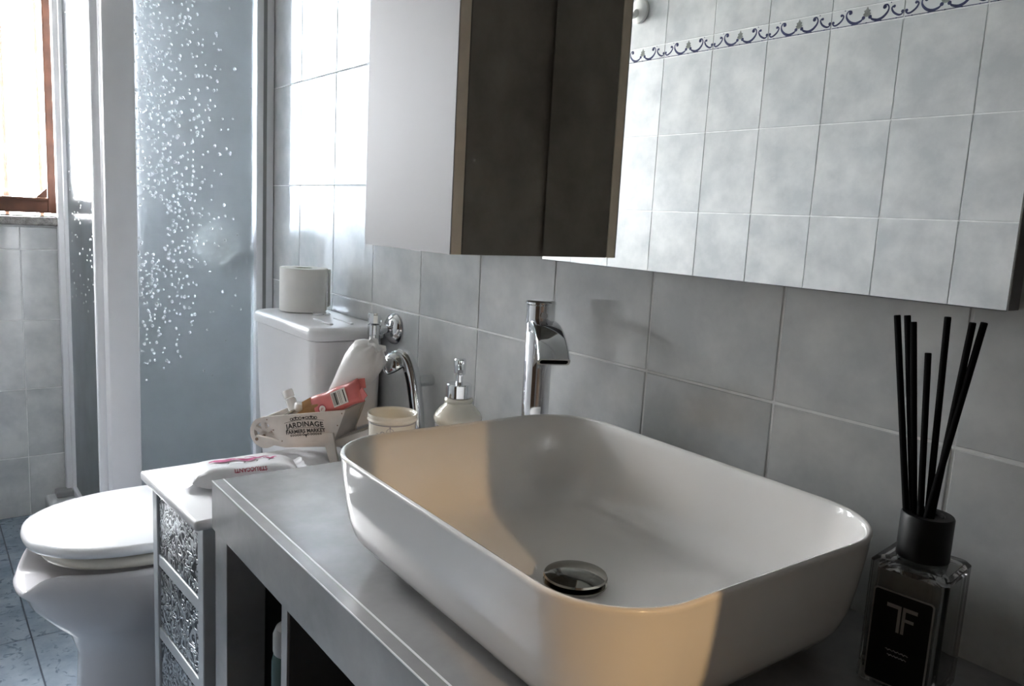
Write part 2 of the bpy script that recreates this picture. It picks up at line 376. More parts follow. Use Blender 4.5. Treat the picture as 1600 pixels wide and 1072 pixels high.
# ------------------------------------------------------------------ the setting: walls, floor, ceiling
TILE_CACHE = {}
def tile_mesh(w, h, t=0.004, ch=0.0009, mat='tile'):
    key = (round(w, 4), round(h, 4), mat)
    if key not in TILE_CACHE:
        bm = nb(); g = 0.0016; a, b = w/2-g, h/2-g
        r0 = [(-a, -b, -t), (a, -b, -t), (a, b, -t), (-a, b, -t)]
        r1 = [(-a, -b, -ch), (a, -b, -ch), (a, b, -ch), (-a, b, -ch)]
        r2 = [(-a+ch, -b+ch, 0), (a-ch, -b+ch, 0), (a-ch, b-ch, 0), (-a+ch, b-ch, 0)]
        R = [[bm.verts.new(p) for p in r] for r in (r0, r1, r2)]
        for p, q in zip(R, R[1:]):
            for i in range(4): bm.faces.new((p[i], p[(i+1) % 4], q[(i+1) % 4], q[i]))
        bm.faces.new(R[2])
        me = bpy.data.meshes.new('tile'); bm.to_mesh(me); bm.free(); me.materials.append(M[mat]); TILE_CACHE[key] = me
    return TILE_CACHE[key]
def minus(r, h):
    x0, x1, y0, y1 = r; a0, a1, b0, b1 = h
    if a0 >= x1 or a1 <= x0 or b0 >= y1 or b1 <= y0: return [r]
    out = []
    if x0 < a0: out.append((x0, a0, y0, y1))
    if a1 < x1: out.append((a1, x1, y0, y1))
    X0, X1 = max(x0, a0), min(x1, a1)
    if y0 < b0: out.append((X0, X1, y0, b0))
    if b1 < y1: out.append((X0, X1, b1, y1))
    return out
def scroll_bms():
    w, h = TW, LIST; blue = nb(); leaf = nb()
    def S(pts): return [((p[0]-0.5)*w*s, (p[1]-0.5)*h) for p in pts]
    for s in (1, -1):
        q = [(.555,.30),(.585,.20),(.65,.13),(.72,.22),(.775,.45),(.79,.68),(.765,.86),(.725,.84),(.718,.70)]
        ribbon(blue, [v.to_2d() for v in catmull([(*p, 0) for p in S(q)], 5)], lambda t: 0.0038+0.0032*math.sin(PI*min(1, t*1.6)))
        dot(blue, *S([(.735,.76)])[0], 0.0052); dot(blue, *S([(.545,.36)])[0], 0.0050)
        q = [(.985,.30),(.955,.20),(.915,.22),(.86,.38),(.83,.60),(.845,.74)]
        ribbon(blue, [v.to_2d() for v in catmull([(*p, 0) for p in S(q)], 5)], lambda t: 0.0032+0.0020*math.sin(PI*t))
        dot(blue, *S([(.86,.70)])[0], 0.0038); dot(blue, *S([(.975,.36)])[0], 0.0042); dot(blue, *S([(.815,.93)])[0], 0.0016)
        ribbon(blue, S([(.62,.12),(.69,.10)]), 0.0042)
    ribbon(blue, [(-w/2+.002, -h/2+.0026), (w/2-.002, -h/2+.0026)], 0.0018)
    for k in range(5): dot(blue, (-0.4+0.2*k)*w, -h/2+.0026, 0.0016, sx=2.0)
    leaf_p = [(.5,.95),(.52,.78),(.545,.74),(.535,.62),(.555,.55),(.535,.42),(.5,.38),(.465,.42),(.445,.55),(.465,.62),(.455,.74),(.48,.78)]
    leaf.faces.new([leaf.verts.new(((x-.5)*w, (y-.5)*h, 0.0003)) for x, y in leaf_p])
    out = []
    for n_, bm_, m_ in (('scroll_print', blue, 'blue_print'), ('leaf_print', leaf, 'leaf_print')):
        me = bpy.data.meshes.new(n_); bm_.to_mesh(me); bm_.free(); me.materials.append(M[m_]); out.append((n_, me))
    return out
SCROLLS = scroll_bms()
def tile_face(parent, origin, ux, uy, u_edges, v_edges, holes=(), mat='tile', border=None, jitter=0.0012):
    o = Vector(origin); ux = Vector(ux); uy = Vector(uy); nz = ux.cross(uy)
    base = Matrix((ux, uy, nz)).transposed().to_4x4()
    for vi, (v0, v1) in enumerate(zip(v_edges, v_edges[1:])):
        isb = border is not None and abs(v0-border) < 1e-4
        for u_0, u_1 in zip(u_edges, u_edges[1:]):
            rects = [(u_0, u_1, v0, v1)]
            for hl in holes: rects = [q for r in rects for q in minus(r, hl)]
            for (a, b, c, d) in rects:
                if b-a < 0.012 or d-c < 0.012: continue
                t = bpy.data.objects.new('border_tile' if isb else 'tile', tile_mesh(b-a, d-c, mat='border_tile' if isb else mat))
                COL.objects.link(t); t.parent = parent
                mm = base @ Euler((rnd.uniform(-1, 1)*jitter, rnd.uniform(-1, 1)*jitter, 0)).to_matrix().to_4x4()
                mm.translation = o + ux*(a+b)/2 + uy*(c+d)/2 - nz*rnd.uniform(0, 0.0003)
                t.matrix_local = mm
                if isb and b-a > TW*0.95:
                    for n_, me in SCROLLS:
                        s = bpy.data.objects.new(n_, me); COL.objects.link(s); s.parent = t
def edges(lo, hi, step, phase):
    k = math.ceil((lo-phase)/step + 1e-6); out = [lo]
    while phase + k*step < hi-1e-6: out.append(phase + k*step); k += 1
    if out[1]-out[0] < 0.02 and len(out) > 2: out.pop(1)
    out.append(hi); return out
VE = [ZF, -0.75, -0.5, -0.25, 0, 0.25, 0.5, 0.75, 0.75+LIST] + [0.75+LIST+TH*k for k in (1, 2, 3)] + [ZC]
BORD = 0.75
GR = 0.0014      # grout lies this far behind the tile faces

# basin wall (faces -y), from the shower recess to the door wall
wall_back = struct(obj('wall_back', bx(XS-0.0, XR+0.1, GR, 0.12, ZF-.05, ZC+.05), 'grout'))
tile_face(wall_back, (0, 0, 0), (1, 0, 0), (0, 0, 1), edges(XS, XR, TW, 0), VE, border=BORD)
# return of the recess and its back wall
wall_recess = struct(obj('wall_recess', bx(XL-.1, XS+0.0, YS+GR, YS+.12, ZF-.05, ZC+.05), 'grout'))
tile_face(wall_recess, (0, YS, 0), (1, 0, 0), (0, 0, 1), edges(XL, XS-.002, TW, 0), VE, border=BORD)
wall_return = struct(obj('wall_return', bx(XS+GR, XS+.10, .1205, YS+.12, ZF-.05, ZC+.05), 'grout'))
tile_face(wall_return, (XS, 0, 0), (0, 1, 0), (0, 0, 1), edges(0.004, YS, TW, 0.004), VE, border=BORD)
# the opposite wall (faces +y), seen in the mirror
wall_front = struct(obj('wall_front', bx(XL-.1, XR+.1, YO-.12, YO-GR, ZF-.05, ZC+.05), 'grout'))
tile_face(wall_front, (0, YO, 0), (-1, 0, 0), (0, 0, 1), [-e for e in reversed(edges(XL, XR, TW, -0.5655))], VE, border=BORD)
# left wall (faces +x) with the window
WY0, WY1, WZ0, WZ1 = -1.05, -0.336, 0.116, 1.26
bm = nb()
for a in ((WY1, YS+.1, ZF-.05, ZC+.05), (YO-.1, WY0, ZF-.05, ZC+.05), (WY0, WY1, ZF-.05, WZ0), (WY0, WY1, WZ1, ZC+.05)):
    box(bm, XL-.24, XL-GR, *a)
wall_left = struct(obj('wall_left', bm, 'grout'))
tile_face(wall_left, (XL, 0, 0), (0, 1, 0), (0, 0, 1), edges(YO, YS, TW, -0.475), VE, holes=[(WY0, WY1, 0.080, WZ1)], border=BORD)
# door wall (faces -x), plaster, with an opening to the hall
DY0, DY1, DZ1 = -1.20, -0.571, 1.10
bm = nb()
for a in ((DY1, .12, ZF-.05, ZC+.05), (YO-.1, DY0, ZF-.05, ZC+.05), (DY0, DY1, DZ1, ZC+.05)):
    box(bm, XR, XR+.10, *a)
wall_right = struct(obj('wall_right', bm, 'dark_wall'))
# floor and ceiling
floor = struct(obj('floor', bx(XL-.1, XR+.1, YO-.1, YS+.1, ZF-.12, ZF-GR), 'floor_grout'))
FT = 0.308
tile_face(floor, (0, 0, ZF), (1, 0, 0), (0, 1, 0), edges(XL, XR, FT, -0.968), edges(YO, 0, FT, -0.577), mat='floor_tile')
struct(obj('ceiling', bx(XL-.24, XR+.1, YO-.12, YS+.12, ZC, ZC+.12), 'plaster'))
# hall behind the door
struct(obj('floor_hall', bx(XR+.1, 3.5, -2.0, .6, ZF-.12, ZF-GR), 'floor_grout'))
struct(obj('ceiling_hall', bx(XR+.1, 3.5, -2.0, .6, ZC, ZC+.12), 'hall_plaster'))
struct(obj('wall_hall_far', bx(3.4, 3.52, -2.0, .6, ZF-.1, ZC+.1), 'hall_plaster'))
bm = nb(); box(bm, XR, 3.52, -2.12, -2.0, ZF-.1, ZC+.1); box(bm, XR, 3.52, .6, .72, ZF-.1, ZC+.1)
box(bm, XR, XR+.1, -2.1, YO-.1, ZF-.1, ZC+.1); box(bm, XR, XR+.1, .12, .7, ZF-.1, ZC+.1)
struct(obj('wall_hall_side', bm, 'hall_plaster'))
bm = nb(); box(bm, XR-.012, XR+.112, DY1, DY1+.05, ZF, DZ1+.05, .004); box(bm, XR-.012, XR+.112, DY0-.05, DY0, ZF, DZ1+.05, .004)
box(bm, XR-.012, XR+.112, DY0, DY1, DZ1, DZ1+.05, .004)
struct(obj('trim_1', bm, 'door_wood'))
struct(obj('added_door_1', bx(XR+.03, XR+.07, DY0+.001, -.655, ZF+.004, DZ1-.003, .003), 'door_wood'))  # added unseen leaf; narrows the opening to a strip of lamp light

struct(obj('added_door_2', bx(.62, 1.42, YO+.001, YO+.036, ZF+.003, 1.13, .004), 'door_wood'))  # added unseen door; its dark wood cuts light bounced off this wall
# window: brown wooden frame, pane, granite sill, iron bars
window = struct(empty('window_1', (XL-.06, (WY0+WY1)/2, WZ0)))
def wpart(name, bm, mat, parent=window, **k):
    o = obj(name, bm, mat, None, **k); o.parent = parent; o.matrix_parent_inverse = Matrix.Translation(-Vector(window.location)) if parent == window else Matrix.Identity(4)
    return o
FX0, FX1 = XL-.11, XL-.065
wpart('window_frame', bx(FX0, FX1, WY1-.042, WY1-.001, WZ0+.012, WZ1, .004), 'window_wood')
wpart('window_frame', bx(FX0, FX1, WY0+.001, WY0+.042, WZ0+.012, WZ1, .004), 'window_wood')
wpart('window_frame', bx(FX0, FX1, WY0+.042, WY1-.042, WZ0+.012, WZ0+.060, .004), 'window_wood')
wpart('window_frame', bx(FX0, FX1, WY0+.042, WY1-.042, WZ1-.05, WZ1, .004), 'window_wood')
wpart('drip_rail', bx(FX1-.004, FX1+.014, WY0+.042, WY1-.042, WZ0+.056, WZ0+.066, .003), 'window_wood')
wpart('corner_brace', prism(nb(), [(0, 0), (.035, 0), (.035, .035)], (FX1, WY1-.080, WZ0+.067), (0, 1, 0), (0, 0, 1), .012), 'window_wood')
wpart('pane', bx(FX0+.018, FX0+.022, WY0+.042, WY1-.042, WZ0+.060, WZ1-.05), 'pane')
wpart('window_sill', bx(XL-.20, XL+.028, WY0-.02, WY1+.004, WZ0-.030, WZ0, .004), 'granite')
for k in range(6):
    yb = WY1-.047-.110*k
    b_ = wpart('window_bar', tube(nb(), [(XL-.19, yb, WZ0+.0), (XL-.19, yb, WZ1+.02)], 0.0075, 8), 'iron', smooth=True)
    wpart('bar_collar', lathe(nb(), [(.013, 0), (.016, .006), (.016, .022), (.011, .030)], 12, (XL-.19, yb, WZ0+.060)), 'iron', smooth=True)

# shower: tray and enclosure in the recess
tray = bx(XL+.001, XS+.02, -0.43, YS-.001, ZF+.0005, ZF+.07, .012, 3)
tag(obj('shower_tray', tray, 'tray', smooth=True), 'low white shower tray under the frosted enclosure', 'shower tray')
PT, PB = 1.02, ZF+.071
enc = empty('shower_enclosure', (XS, -0.2, PB))
def epart(name, bm, mat, parent=None, **k):
    o = obj(name, bm, mat, None, **k); o.parent = parent or enc
    o.matrix_parent_inverse = Matrix.Translation(-Vector(enc.location)) if parent is None else Matrix.Identity(4); return o
tag(enc, 'frosted shower enclosure with white profiles and beaded water drops', 'shower')
side = epart('side_panel', bx(XS-.0025, XS+.0025, -.345, -.040, PB+.03, PT-.02), 'frosted')
front = epart('front_panel', bx(XL+.03, XS-.045, -.3325, -.3275, PB+.03, PT-.02), 'frosted_front')
# white profiles
def channel(x0, x1, y0, y1):
    bm = nb(); box(bm, x0, x1, y0, y1, PB, PT, .004)
    return bm
wp = channel(XS-.018, XS+.022, -.047, -.0005)
epart('wall_profile', wp, 'profile', smooth=True)
epart('painted_groove', bx(XS+.0215, XS+.0235, -.030, -.021, PB+.01, PT-.01), 'can_cap')  # raised grey strip; its colour stands in for a shaded groove
bm = channel(XS-.045, XS+.018, -.408, -.338)
epart('corner_post', bm, 'profile', smooth=True)
epart('post_flange', bx(XS-.06, XS-.03, -.425, -.405, PB, PT, .006), 'profile', smooth=True)
epart('end_profile', bx(XL+.001, XL+.040, -.362, -.306, PB, PT, .006), 'profile', smooth=True)
epart('end_flange', bx(XL+.038, XL+.058, -.345, -.318, PB, PT, .005), 'profile', smooth=True)
for z0 in (PB, PT-.03):
    epart('rail', bx(XS-.015, XS+.015, -.345, -.04, z0, z0+.03, .004), 'profile', smooth=True)
    epart('rail', bx(XL+.03, XS-.04, -.345, -.315, z0, z0+.03, .004), 'profile', smooth=True)
epart('rail_foot', bx(XL+.02, XL+.075, -.40, -.345, PB, PB+.022, .004), 'can_cap')
# water beads on the side panel (too many to count)
def beads(fn, n, r0_, r1_, name, parent):
    tb_ = nb(); bmesh.ops.create_icosphere(tb_, subdivisions=2, radius=1.0)
    tv = [v.co.copy() for v in tb_.verts]; tf = [[v.index for v in f.verts] for f in tb_.faces]; tb_.free()
    V, Fc = [], []
    for k in range(n):
        c, nrm = fn(); r = rnd.uniform(r0_, r1_); o0 = len(V); el = rnd.uniform(.9, 1.35)
        for v in tv:
            w = Vector((v.x, v.y, v.z*el))*r; V.append(tuple(w - nrm*w.dot(nrm)*0.55 + c))
        Fc += [[i+o0 for i in f] for f in tf]
    me = bpy.data.meshes.new(name); me.from_pydata(V, [], Fc); me.materials.append(M['drop'])
    me.polygons.foreach_set('use_smooth', [True]*len(me.polygons))
    o = bpy.data.objects.new(name, me); COL.objects.link(o); o.parent = enc
    o.matrix_parent_inverse = Matrix.Translation(-Vector(enc.location)); o['kind'] = 'stuff'; return o
def f_side():
    while True:
        y = -.335 + abs(rnd.gauss(0, .09)); z = rnd.uniform(-.30, .98)
        if z < .10 and rnd.random() > (z+.30)/.40: continue
        if -.335 < y < -.05 and noise.noise((y*14, z*4, 0)) > -.35: break
    return Vector((XS+.0030, y, z)), Vector((1, 0, 0))
beads(f_side, 1150, .0016, .0036, 'water_drop', None)
def f_front():
    return Vector((rnd.uniform(XL+.1, XS-.1), -.3335, rnd.uniform(-.2, .98))), Vector((0, -1, 0))
beads(f_front, 450, .0016, .0036, 'water_drop', None)

# ================================================================== things
def wp_(root, name, bm, mat, parent=None, **k):
    """part built in world coordinates under a placed empty"""
    o = obj(name, bm, mat, None, **k); o.parent = parent or root
    if parent is None: o.matrix_parent_inverse = root.matrix_basis.inverted()
    return o
def lp(root, name, bm, mat, parent=None, **k):
    """part built in the root's own coordinates"""
    return obj(name, bm, mat, parent or root, **k)

# ---------------------------------------------------------- countertop and vanity stand
ZT = -0.200; CX0, CX1, CY0 = 0.205, 1.30, -0.457
ct = empty('countertop', (CX0, CY0, ZT-.072))
tag(ct, 'grey concrete-look countertop slab under the white basin', 'countertop')
wp_(ct, 'slab', bx(CX0, CX1, CY0+.0165, -.001, ZT-.030, ZT, .0006, 1), 'concrete')
wp_(ct, 'front_edge', bx(CX0, CX1, CY0, CY0+.0155, ZT-.072, ZT, .0006, 1), 'concrete')
wp_(ct, 'inner_highlight', bx(CX0+.0005, CX1, CY0+.0150, CY0+.0172, ZT-.004, ZT+.0004), 'edge_highlight')
wp_(ct, 'outer_highlight', bx(CX0+.0005, CX1, CY0-.0004, CY0+.0010, ZT-.0010, ZT+.0003), 'edge_highlight')
wp_(ct, 'end_edge', bx(CX0, CX0+.0165, CY0+.0160, -.001, ZT-.072, ZT-.0305, .0006, 1), 'concrete')

vn = empty('vanity_stand', (CX0, CY0, ZF))
tag(vn, 'open-fronted grey vanity stand with dark inside below the countertop', 'vanity')
ZB = ZT-.0735
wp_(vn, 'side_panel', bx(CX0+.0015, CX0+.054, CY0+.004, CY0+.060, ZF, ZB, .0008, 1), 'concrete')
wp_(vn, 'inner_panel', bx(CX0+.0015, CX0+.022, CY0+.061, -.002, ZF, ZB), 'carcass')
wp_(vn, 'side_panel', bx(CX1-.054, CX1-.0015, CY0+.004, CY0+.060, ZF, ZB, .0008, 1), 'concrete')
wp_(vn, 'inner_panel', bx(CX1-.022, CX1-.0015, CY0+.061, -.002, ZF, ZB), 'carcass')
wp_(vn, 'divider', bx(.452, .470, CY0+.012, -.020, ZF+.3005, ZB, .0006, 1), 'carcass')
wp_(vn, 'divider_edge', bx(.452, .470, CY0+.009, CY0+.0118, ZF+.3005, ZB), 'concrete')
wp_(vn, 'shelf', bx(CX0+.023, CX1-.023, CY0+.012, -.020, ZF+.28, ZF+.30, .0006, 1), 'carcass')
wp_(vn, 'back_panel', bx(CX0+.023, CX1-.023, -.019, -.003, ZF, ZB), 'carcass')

# spray can on the shelf of the vanity stand
cn = empty('spray_can', (.397, -.414, ZF+.301))
tag(cn, 'dark green can with a grey cap on the vanity shelf, half behind the divider', 'can')
HC = .325
lp(cn, 'body', lathe(nb(), [(.022, 0), (.024, .004), (.024, HC-.05), (.021, HC-.038)], 28), 'can_green', smooth=True)
lp(cn, 'cap', lathe(nb(), [(.0215, HC-.038), (.0225, HC-.034), (.0225, HC-.012), (.019, HC-.003), (.009, HC)], 28), 'can_cap', smooth=True)
tb = text_bm('101', .020, offset=.0006)
for v in tb.verts:
    a = v.co.x/.0243 - 0.75; y = v.co.y; v.co = Vector((.0243*math.cos(a), .0243*math.sin(a), HC-.085+y))
lp(cn, 'lettering', tb, 'can_cap')

# ---------------------------------------------------------- washbasin
BX, BY, BA, BB, BR = .7455, -.2420, .2455, .1890, .081
BROT = -.024
ZR = -.070
wb = empty('washbasin', (BX, BY, ZT))
tag(wb, 'white rounded rectangular vessel washbasin standing on the grey countertop', 'washbasin')
def br(da, z, r=None, dz=0):
    a, b = BA-da, BB-da
    return rrect(BX, BY, a, b, max(.012, (BR-da*.8) if r is None else r), z, 14, BROT)
H = ZR-ZT
outer = [(.085, 0.0), (.072, .001), (.056, .005), (.038, .013), (.025, .024), (.0160, .038), (.0100, .056), (.0060, .080), (.0026, .106), (.0008, H-.006), (.0000, H-.003), (.0008, H-.0010), (.0026, H)]
inner = [(.0046, H-.0008), (.0058, H-.0030), (.0075, H-.012), (.0115, H-.040), (.0165, H-.070), (.0240, H-.090), (.0350, H-.104), (.0520, H-.1115), (.0800, H-.1145), (.1100, H-.1160), (.150, H-.1172)]
bm = nb(); rings = [br(d, ZT+.0004+z) for d, z in outer] + [br(d, ZT+.0004+z) for d, z in inner]
last = br(.150, ZT+.0004+H-.1172)
ctr = Vector((BX, BY, 0)); rings.append([(BX+.022*math.cos(math.atan2(p[1]-BY, p[0]-BX)), BY+.022*math.sin(math.atan2(p[1]-BY, p[0]-BX)), ZT+H-.1180) for p in last])
loft(bm, rings)
wp_(wb, 'bowl', bm, 'ceramic', smooth=50)
ZD = ZT+H-.1165
DC = (BX-.004, BY+.004, ZD)
dr = wp_(wb, 'drain_ring', lathe(nb(), [(.030, 0), (.0345, .0005), (.0345, .0022), (.031, .0030), (.027, .0022)], 40, DC), 'dark_chrome', smooth=True)
wp_(wb, 'drain_plug', lathe(nb(), [(.026, .004), (.0330, .0060), (.0345, .0080), (.0335, .0100), (.027, .0122), (.015, .0138), (.004, .0143)], 40, DC), 'dark_chrome', smooth=True)

# ---------------------------------------------------------- tall waterfall faucet
fx, fy = .447, -.064
fc = empty('basin_faucet', (fx, fy, ZT))
tag(fc, 'tall chrome basin faucet with curved open spout behind the washbasin', 'faucet')
FR = .0200
lp(fc, 'base_ring', lathe(nb(), [(.026, .0005), (.027, .004), (.024, .009)], 36), 'chrome', smooth=True)
lp(fc, 'column', lathe(nb(), [(FR, .009), (FR, .246), (FR-.001, .2475)], 40), 'chrome', smooth=True)
lp(fc, 'cap', lathe(nb(), [(FR-.0015, .2485), (FR+.0008, .2495), (FR+.0008, .2740), (FR+.0022, .2755), (FR+.0022, .2785), (FR, .2800), (.010, .2806)], 40), 'chrome', smooth=True)
sd = Vector((.885, -.466, 0)).normalized(); sn = Vector((-sd.y, sd.x, 0))
hd = lp(fc, 'lever', tube(nb(), [sd*.018+Vector((0, 0, .2610)), sd*.026+Vector((0, 0, .2612))], .0050, 14), 'chrome', smooth=True)
# spout: flat curved channel leaving the top of the column
path = catmull([(0, .240), (.028, .246), (.056, .242), (.083, .229), (.104, .209)], 6)
bm = nb(); rings = []
m_ = len(path)
for i, p in enumerate(path):
    t = (path[min(i+1, m_-1)] - path[max(i-1, 0)]).normalized(); n2 = Vector((-t.y, t.x))
    w = .0185 + .0035*(i/(m_-1)); hh = .0085 - .0015*(i/(m_-1))
    c = sd*p.x + Vector((0, 0, p.y)); nn = sd*n2.x + Vector((0, 0, n2.y)); ring = []
    for (a_, b_, z_) in rrect(0, 0, w, hh, .004, 0, 3): ring.append(c + sn*a_ + nn*b_)
    rings.append(ring)
# hollow mouth
pe = path[-1]; t = (path[-1]-path[-2]).normalized(); n2 = Vector((-t.y, t.x)); c = sd*pe.x + Vector((0, 0, pe.y)); nn = sd*n2.x + Vector((0, 0, n2.y))
rings.append([c + sn*a_ + nn*b_ for (a_, b_, z_) in rrect(0, 0, .0190, .0042, .003, 0, 3)])
tin = sd*t.x + Vector((0, 0, t.y))
rings.append([c - tin*.02 + sn*a_ + nn*b_ for (a_, b_, z_) in rrect(0, 0, .0185, .0040, .003, 0, 3)])
loft(bm, rings)
sp = lp(fc, 'spout', bm, 'chrome', smooth=45)
lp(fc, 'spout_mouth_shade', loft(nb(), [[c - tin*.012 + sn*a_ + nn*b_ for (a_, b_, z_) in rrect(0, 0, .0184, .0039, .003, 0, 3)], [c - tin*.014 + sn*a_ + nn*b_ for (a_, b_, z_) in rrect(0, 0, .0184, .0039, .003, 0, 3)]]), 'mouth_shade', sp)  # black plug painted in place of the shade inside the mouth
# web under the spout where it grows out of the column
bm = nb(); prism(bm, [(.012, .165), (.024, .212), (.050, .232), (.030, .240), (.010, .240)], sn*-.010, tuple(sd), (0, 0, 1), -.020)
lp(fc, 'spout_web', bm, 'chrome', smooth=30)

# ---------------------------------------------------------- mirror and mirror cabinet
MX0, MX1, MZ0, MZ1 = .4010, 1.040, .1365, .84
mr = empty('wall_mirror', ((MX0+MX1)/2, -.015, MZ0))
tag(mr, 'large frameless wall mirror above the basin reflecting the opposite tiled wall', 'mirror')
wp_(mr, 'glass', bx(MX0, MX1, -.030, -.0262, MZ0, MZ1, .0008, 1), 'mirror')
wp_(mr, 'backing', bx(MX0+.0006, MX1-.0006, -.0260, -.0035, MZ0+.0006, MZ1), 'mirror_edge')
KX0, KX1, KZ0, KZ1, KY = .135, .394, .1405, .84, -.190
kb = empty('mirror_cabinet', ((KX0+KX1)/2, -.09, KZ0))
tag(kb, 'wall cabinet with pale front, beige edges and dark side beside the mirror', 'cabinet')
wp_(kb, 'body', bx(KX0, KX1, KY+.0200, -.0035, KZ0, KZ1, .0008, 1), 'dark_laminate')
dk = wp_(kb, 'door', bx(KX0, KX1, KY+.0015, KY+.0192, KZ0, KZ1, .0008, 1), 'beige_edge')
wp_(kb, 'door_face', bx(KX0+.0003, KX1-.0003, KY, KY+.0014, KZ0+.0003, KZ1), 'cab_white', dk)

# ---------------------------------------------------------- small drawer cabinet
ZW = -.265
dc = empty('drawer_cabinet', (.052, -.484, ZF), (0, 0, math.radians(3.0)))
tag(dc, 'narrow drawer cabinet with white top and embossed metal drawer fronts beside the toilet', 'cabinet')
hw = .138; D = .36; HT = ZW-ZF
lp(dc, 'top', bx(-hw, hw, 0, D, HT-.016, HT, .005, 3), 'white_paint', smooth=True)
px0, px1 = hw-.014-.024, hw-.014
for s in (-1, 1):
    for (y0, y1) in ((.016, .040), (D-.040, D-.016)):
        lp(dc, 'post', bx(min(s*px0, s*px1), max(s*px0, s*px1), y0, y1, 0, HT-.0165, .002), 'grey_paint')
dh = .134
for k in range(5):
    z1 = HT-.0165-.002-k*dh
    z0 = z1-dh
    if k: lp(dc, 'rail', bx(-px0, px0, .018, .034, z1-.010, z1+.012, .002), 'grey_paint')
    d_ = lp(dc, 'drawer', bx(-px0+.001, px0-.001, .022, .30, max(z0+.014, .01), z1-.012, .001, 1), 'grey_paint')
    lp(dc, 'embossed_panel', bx(-px0+.004, px0-.004, .0195, .0215, max(z0+.016, .012), z1-.014), 'tin', d_)
for s in (-1, 1):
    for k in range(5):
        z1 = HT-.0185-k*dh; z0 = z1-dh
        lp(dc, 'side_panel', bx(s*(px1-.012)-.002, s*(px1-.012)+.002, .041, D-.041, max(z0+.014, .01), z1-.002), 'tin')
        if k: lp(dc, 'side_rail', bx(s*(px1-.012)-.008, s*(px1-.012)+.008, .041, D-.041, z1-.0015, z1+.0135, .002), 'grey_paint')
lp(dc, 'back', bx(-px0, px0, D-.03, D-.022, .02, HT-.02), 'grey_paint')

# ---------------------------------------------------------- toilet with cistern
TX = -.315
to = empty('toilet', (TX, -.35, ZF))
tag(to, 'white floor-standing toilet with closed lid and cistern, front notch in the bowl', 'toilet')
def egg(w, yf, yb, z, n=48, p=2.25, cx=TX):
    yc = yf + (yb-yf)*.47; out = []
    for i in range(n):
        a = 2*PI*i/n; s_, c_ = math.sin(a), math.cos(a)
        x = math.copysign(abs(s_)**(2/p), s_)*w
        y = yc - (math.copysign(abs(c_)**(2/p), c_) * ((yc-yf) if c_ > 0 else (yb-yc)))
        out.append((cx+x, y, z(i) if callable(z) else z))
    return out
ZRIM = -.478
def notch(x, y):
    d = abs(x-TX)
    if y > -.52: return 0.0
    k = max(0.0, min(1.0, (.118-d)/.075)); return .046*k*k*(3-2*k)
def egg_notch(w, yf, yb, z, amt, n=96):
    return [(x, y, z-amt*notch(x, y)) for x, y, _ in egg(w, yf, yb, 0, n)]
N_ = 96
rings = [egg(.118, -.572, -.10, ZF+.0005, N_), egg(.122, -.578, -.10, ZF+.012, N_), egg(.117, -.573, -.10, ZF+.035, N_), egg(.114, -.566, -.10, ZF+.16, N_),
         egg(.115, -.560, -.10, ZF+.28, N_), egg(.124, -.577, -.10, -.640, N_), egg(.148, -.610, -.10, -.606, N_), egg(.164, -.640, -.105, -.568, N_),
         egg_notch(.170, -.650, -.11, -.535, .2), egg_notch(.1735, -.662, -.115, -.505, .6), egg_notch(.1725, -.663, -.118, -.486, .9), egg_notch(.169, -.660, -.12, ZRIM, 1.0),
         egg_notch(.163, -.653, -.125, ZRIM+.001, 1.0), egg_notch(.146, -.630, -.20, ZRIM-.004, 1.0), egg_notch(.140, -.610, -.24, -.51, .5), egg(.120, -.57, -.27, -.57, N_), egg(.07, -.50, -.33, -.66, N_), egg(.03, -.45, -.38, -.68, N_)]
wp_(to, 'bowl', loft(nb(), rings), 'toilet_ceramic', smooth=60)
ZL = -.426
def slab_egg(w, yf, yb, z0, z1, r, inner=None):
    rg = [egg(w-r, yf+r, yb, z0, 64), egg(w-.3*r, yf+.3*r, yb, z0+.25*r, 64), egg(w, yf, yb, (z0+z1)/2-.1*r, 64), egg(w-.2*r, yf+.2*r, yb, z1-.35*r, 64), egg(w-r, yf+r, yb+.0, z1, 64)]
    return rg
def tilt(o_bm, pivot_y, pivot_z, ang):
    bmesh.ops.transform(o_bm, matrix=Matrix.Translation((0, pivot_y, pivot_z)) @ Matrix.Rotation(ang, 4, 'X') @ Matrix.Translation((0, -pivot_y, -pivot_z)), verts=o_bm.verts); return o_bm
seat = loft(nb(), slab_egg(.160, -.622, -.20, ZRIM+.0035, ZRIM+.0235, .010))
wp_(to, 'seat', seat, 'seat_plastic', smooth=60)
lid = loft(nb(), slab_egg(.169, -.648, -.185, ZL-.021, ZL, .009))
wp_(to, 'lid', lid, 'lid_plastic', smooth=60)
for s in (-1, 1):
    wp_(to, 'hinge', tube(nb(), [(TX+s*.075-.018, -.186, ZL-.014), (TX+s*.075+.018, -.186, ZL-.014)], .011, 14), 'lid_plastic', smooth=True)
    wp_(to, 'seat_buffer', bx(TX+s*.140-.010, TX+s*.140+.010, -.45, -.43, ZRIM-.0005, ZRIM+.0035), 'lid_plastic')
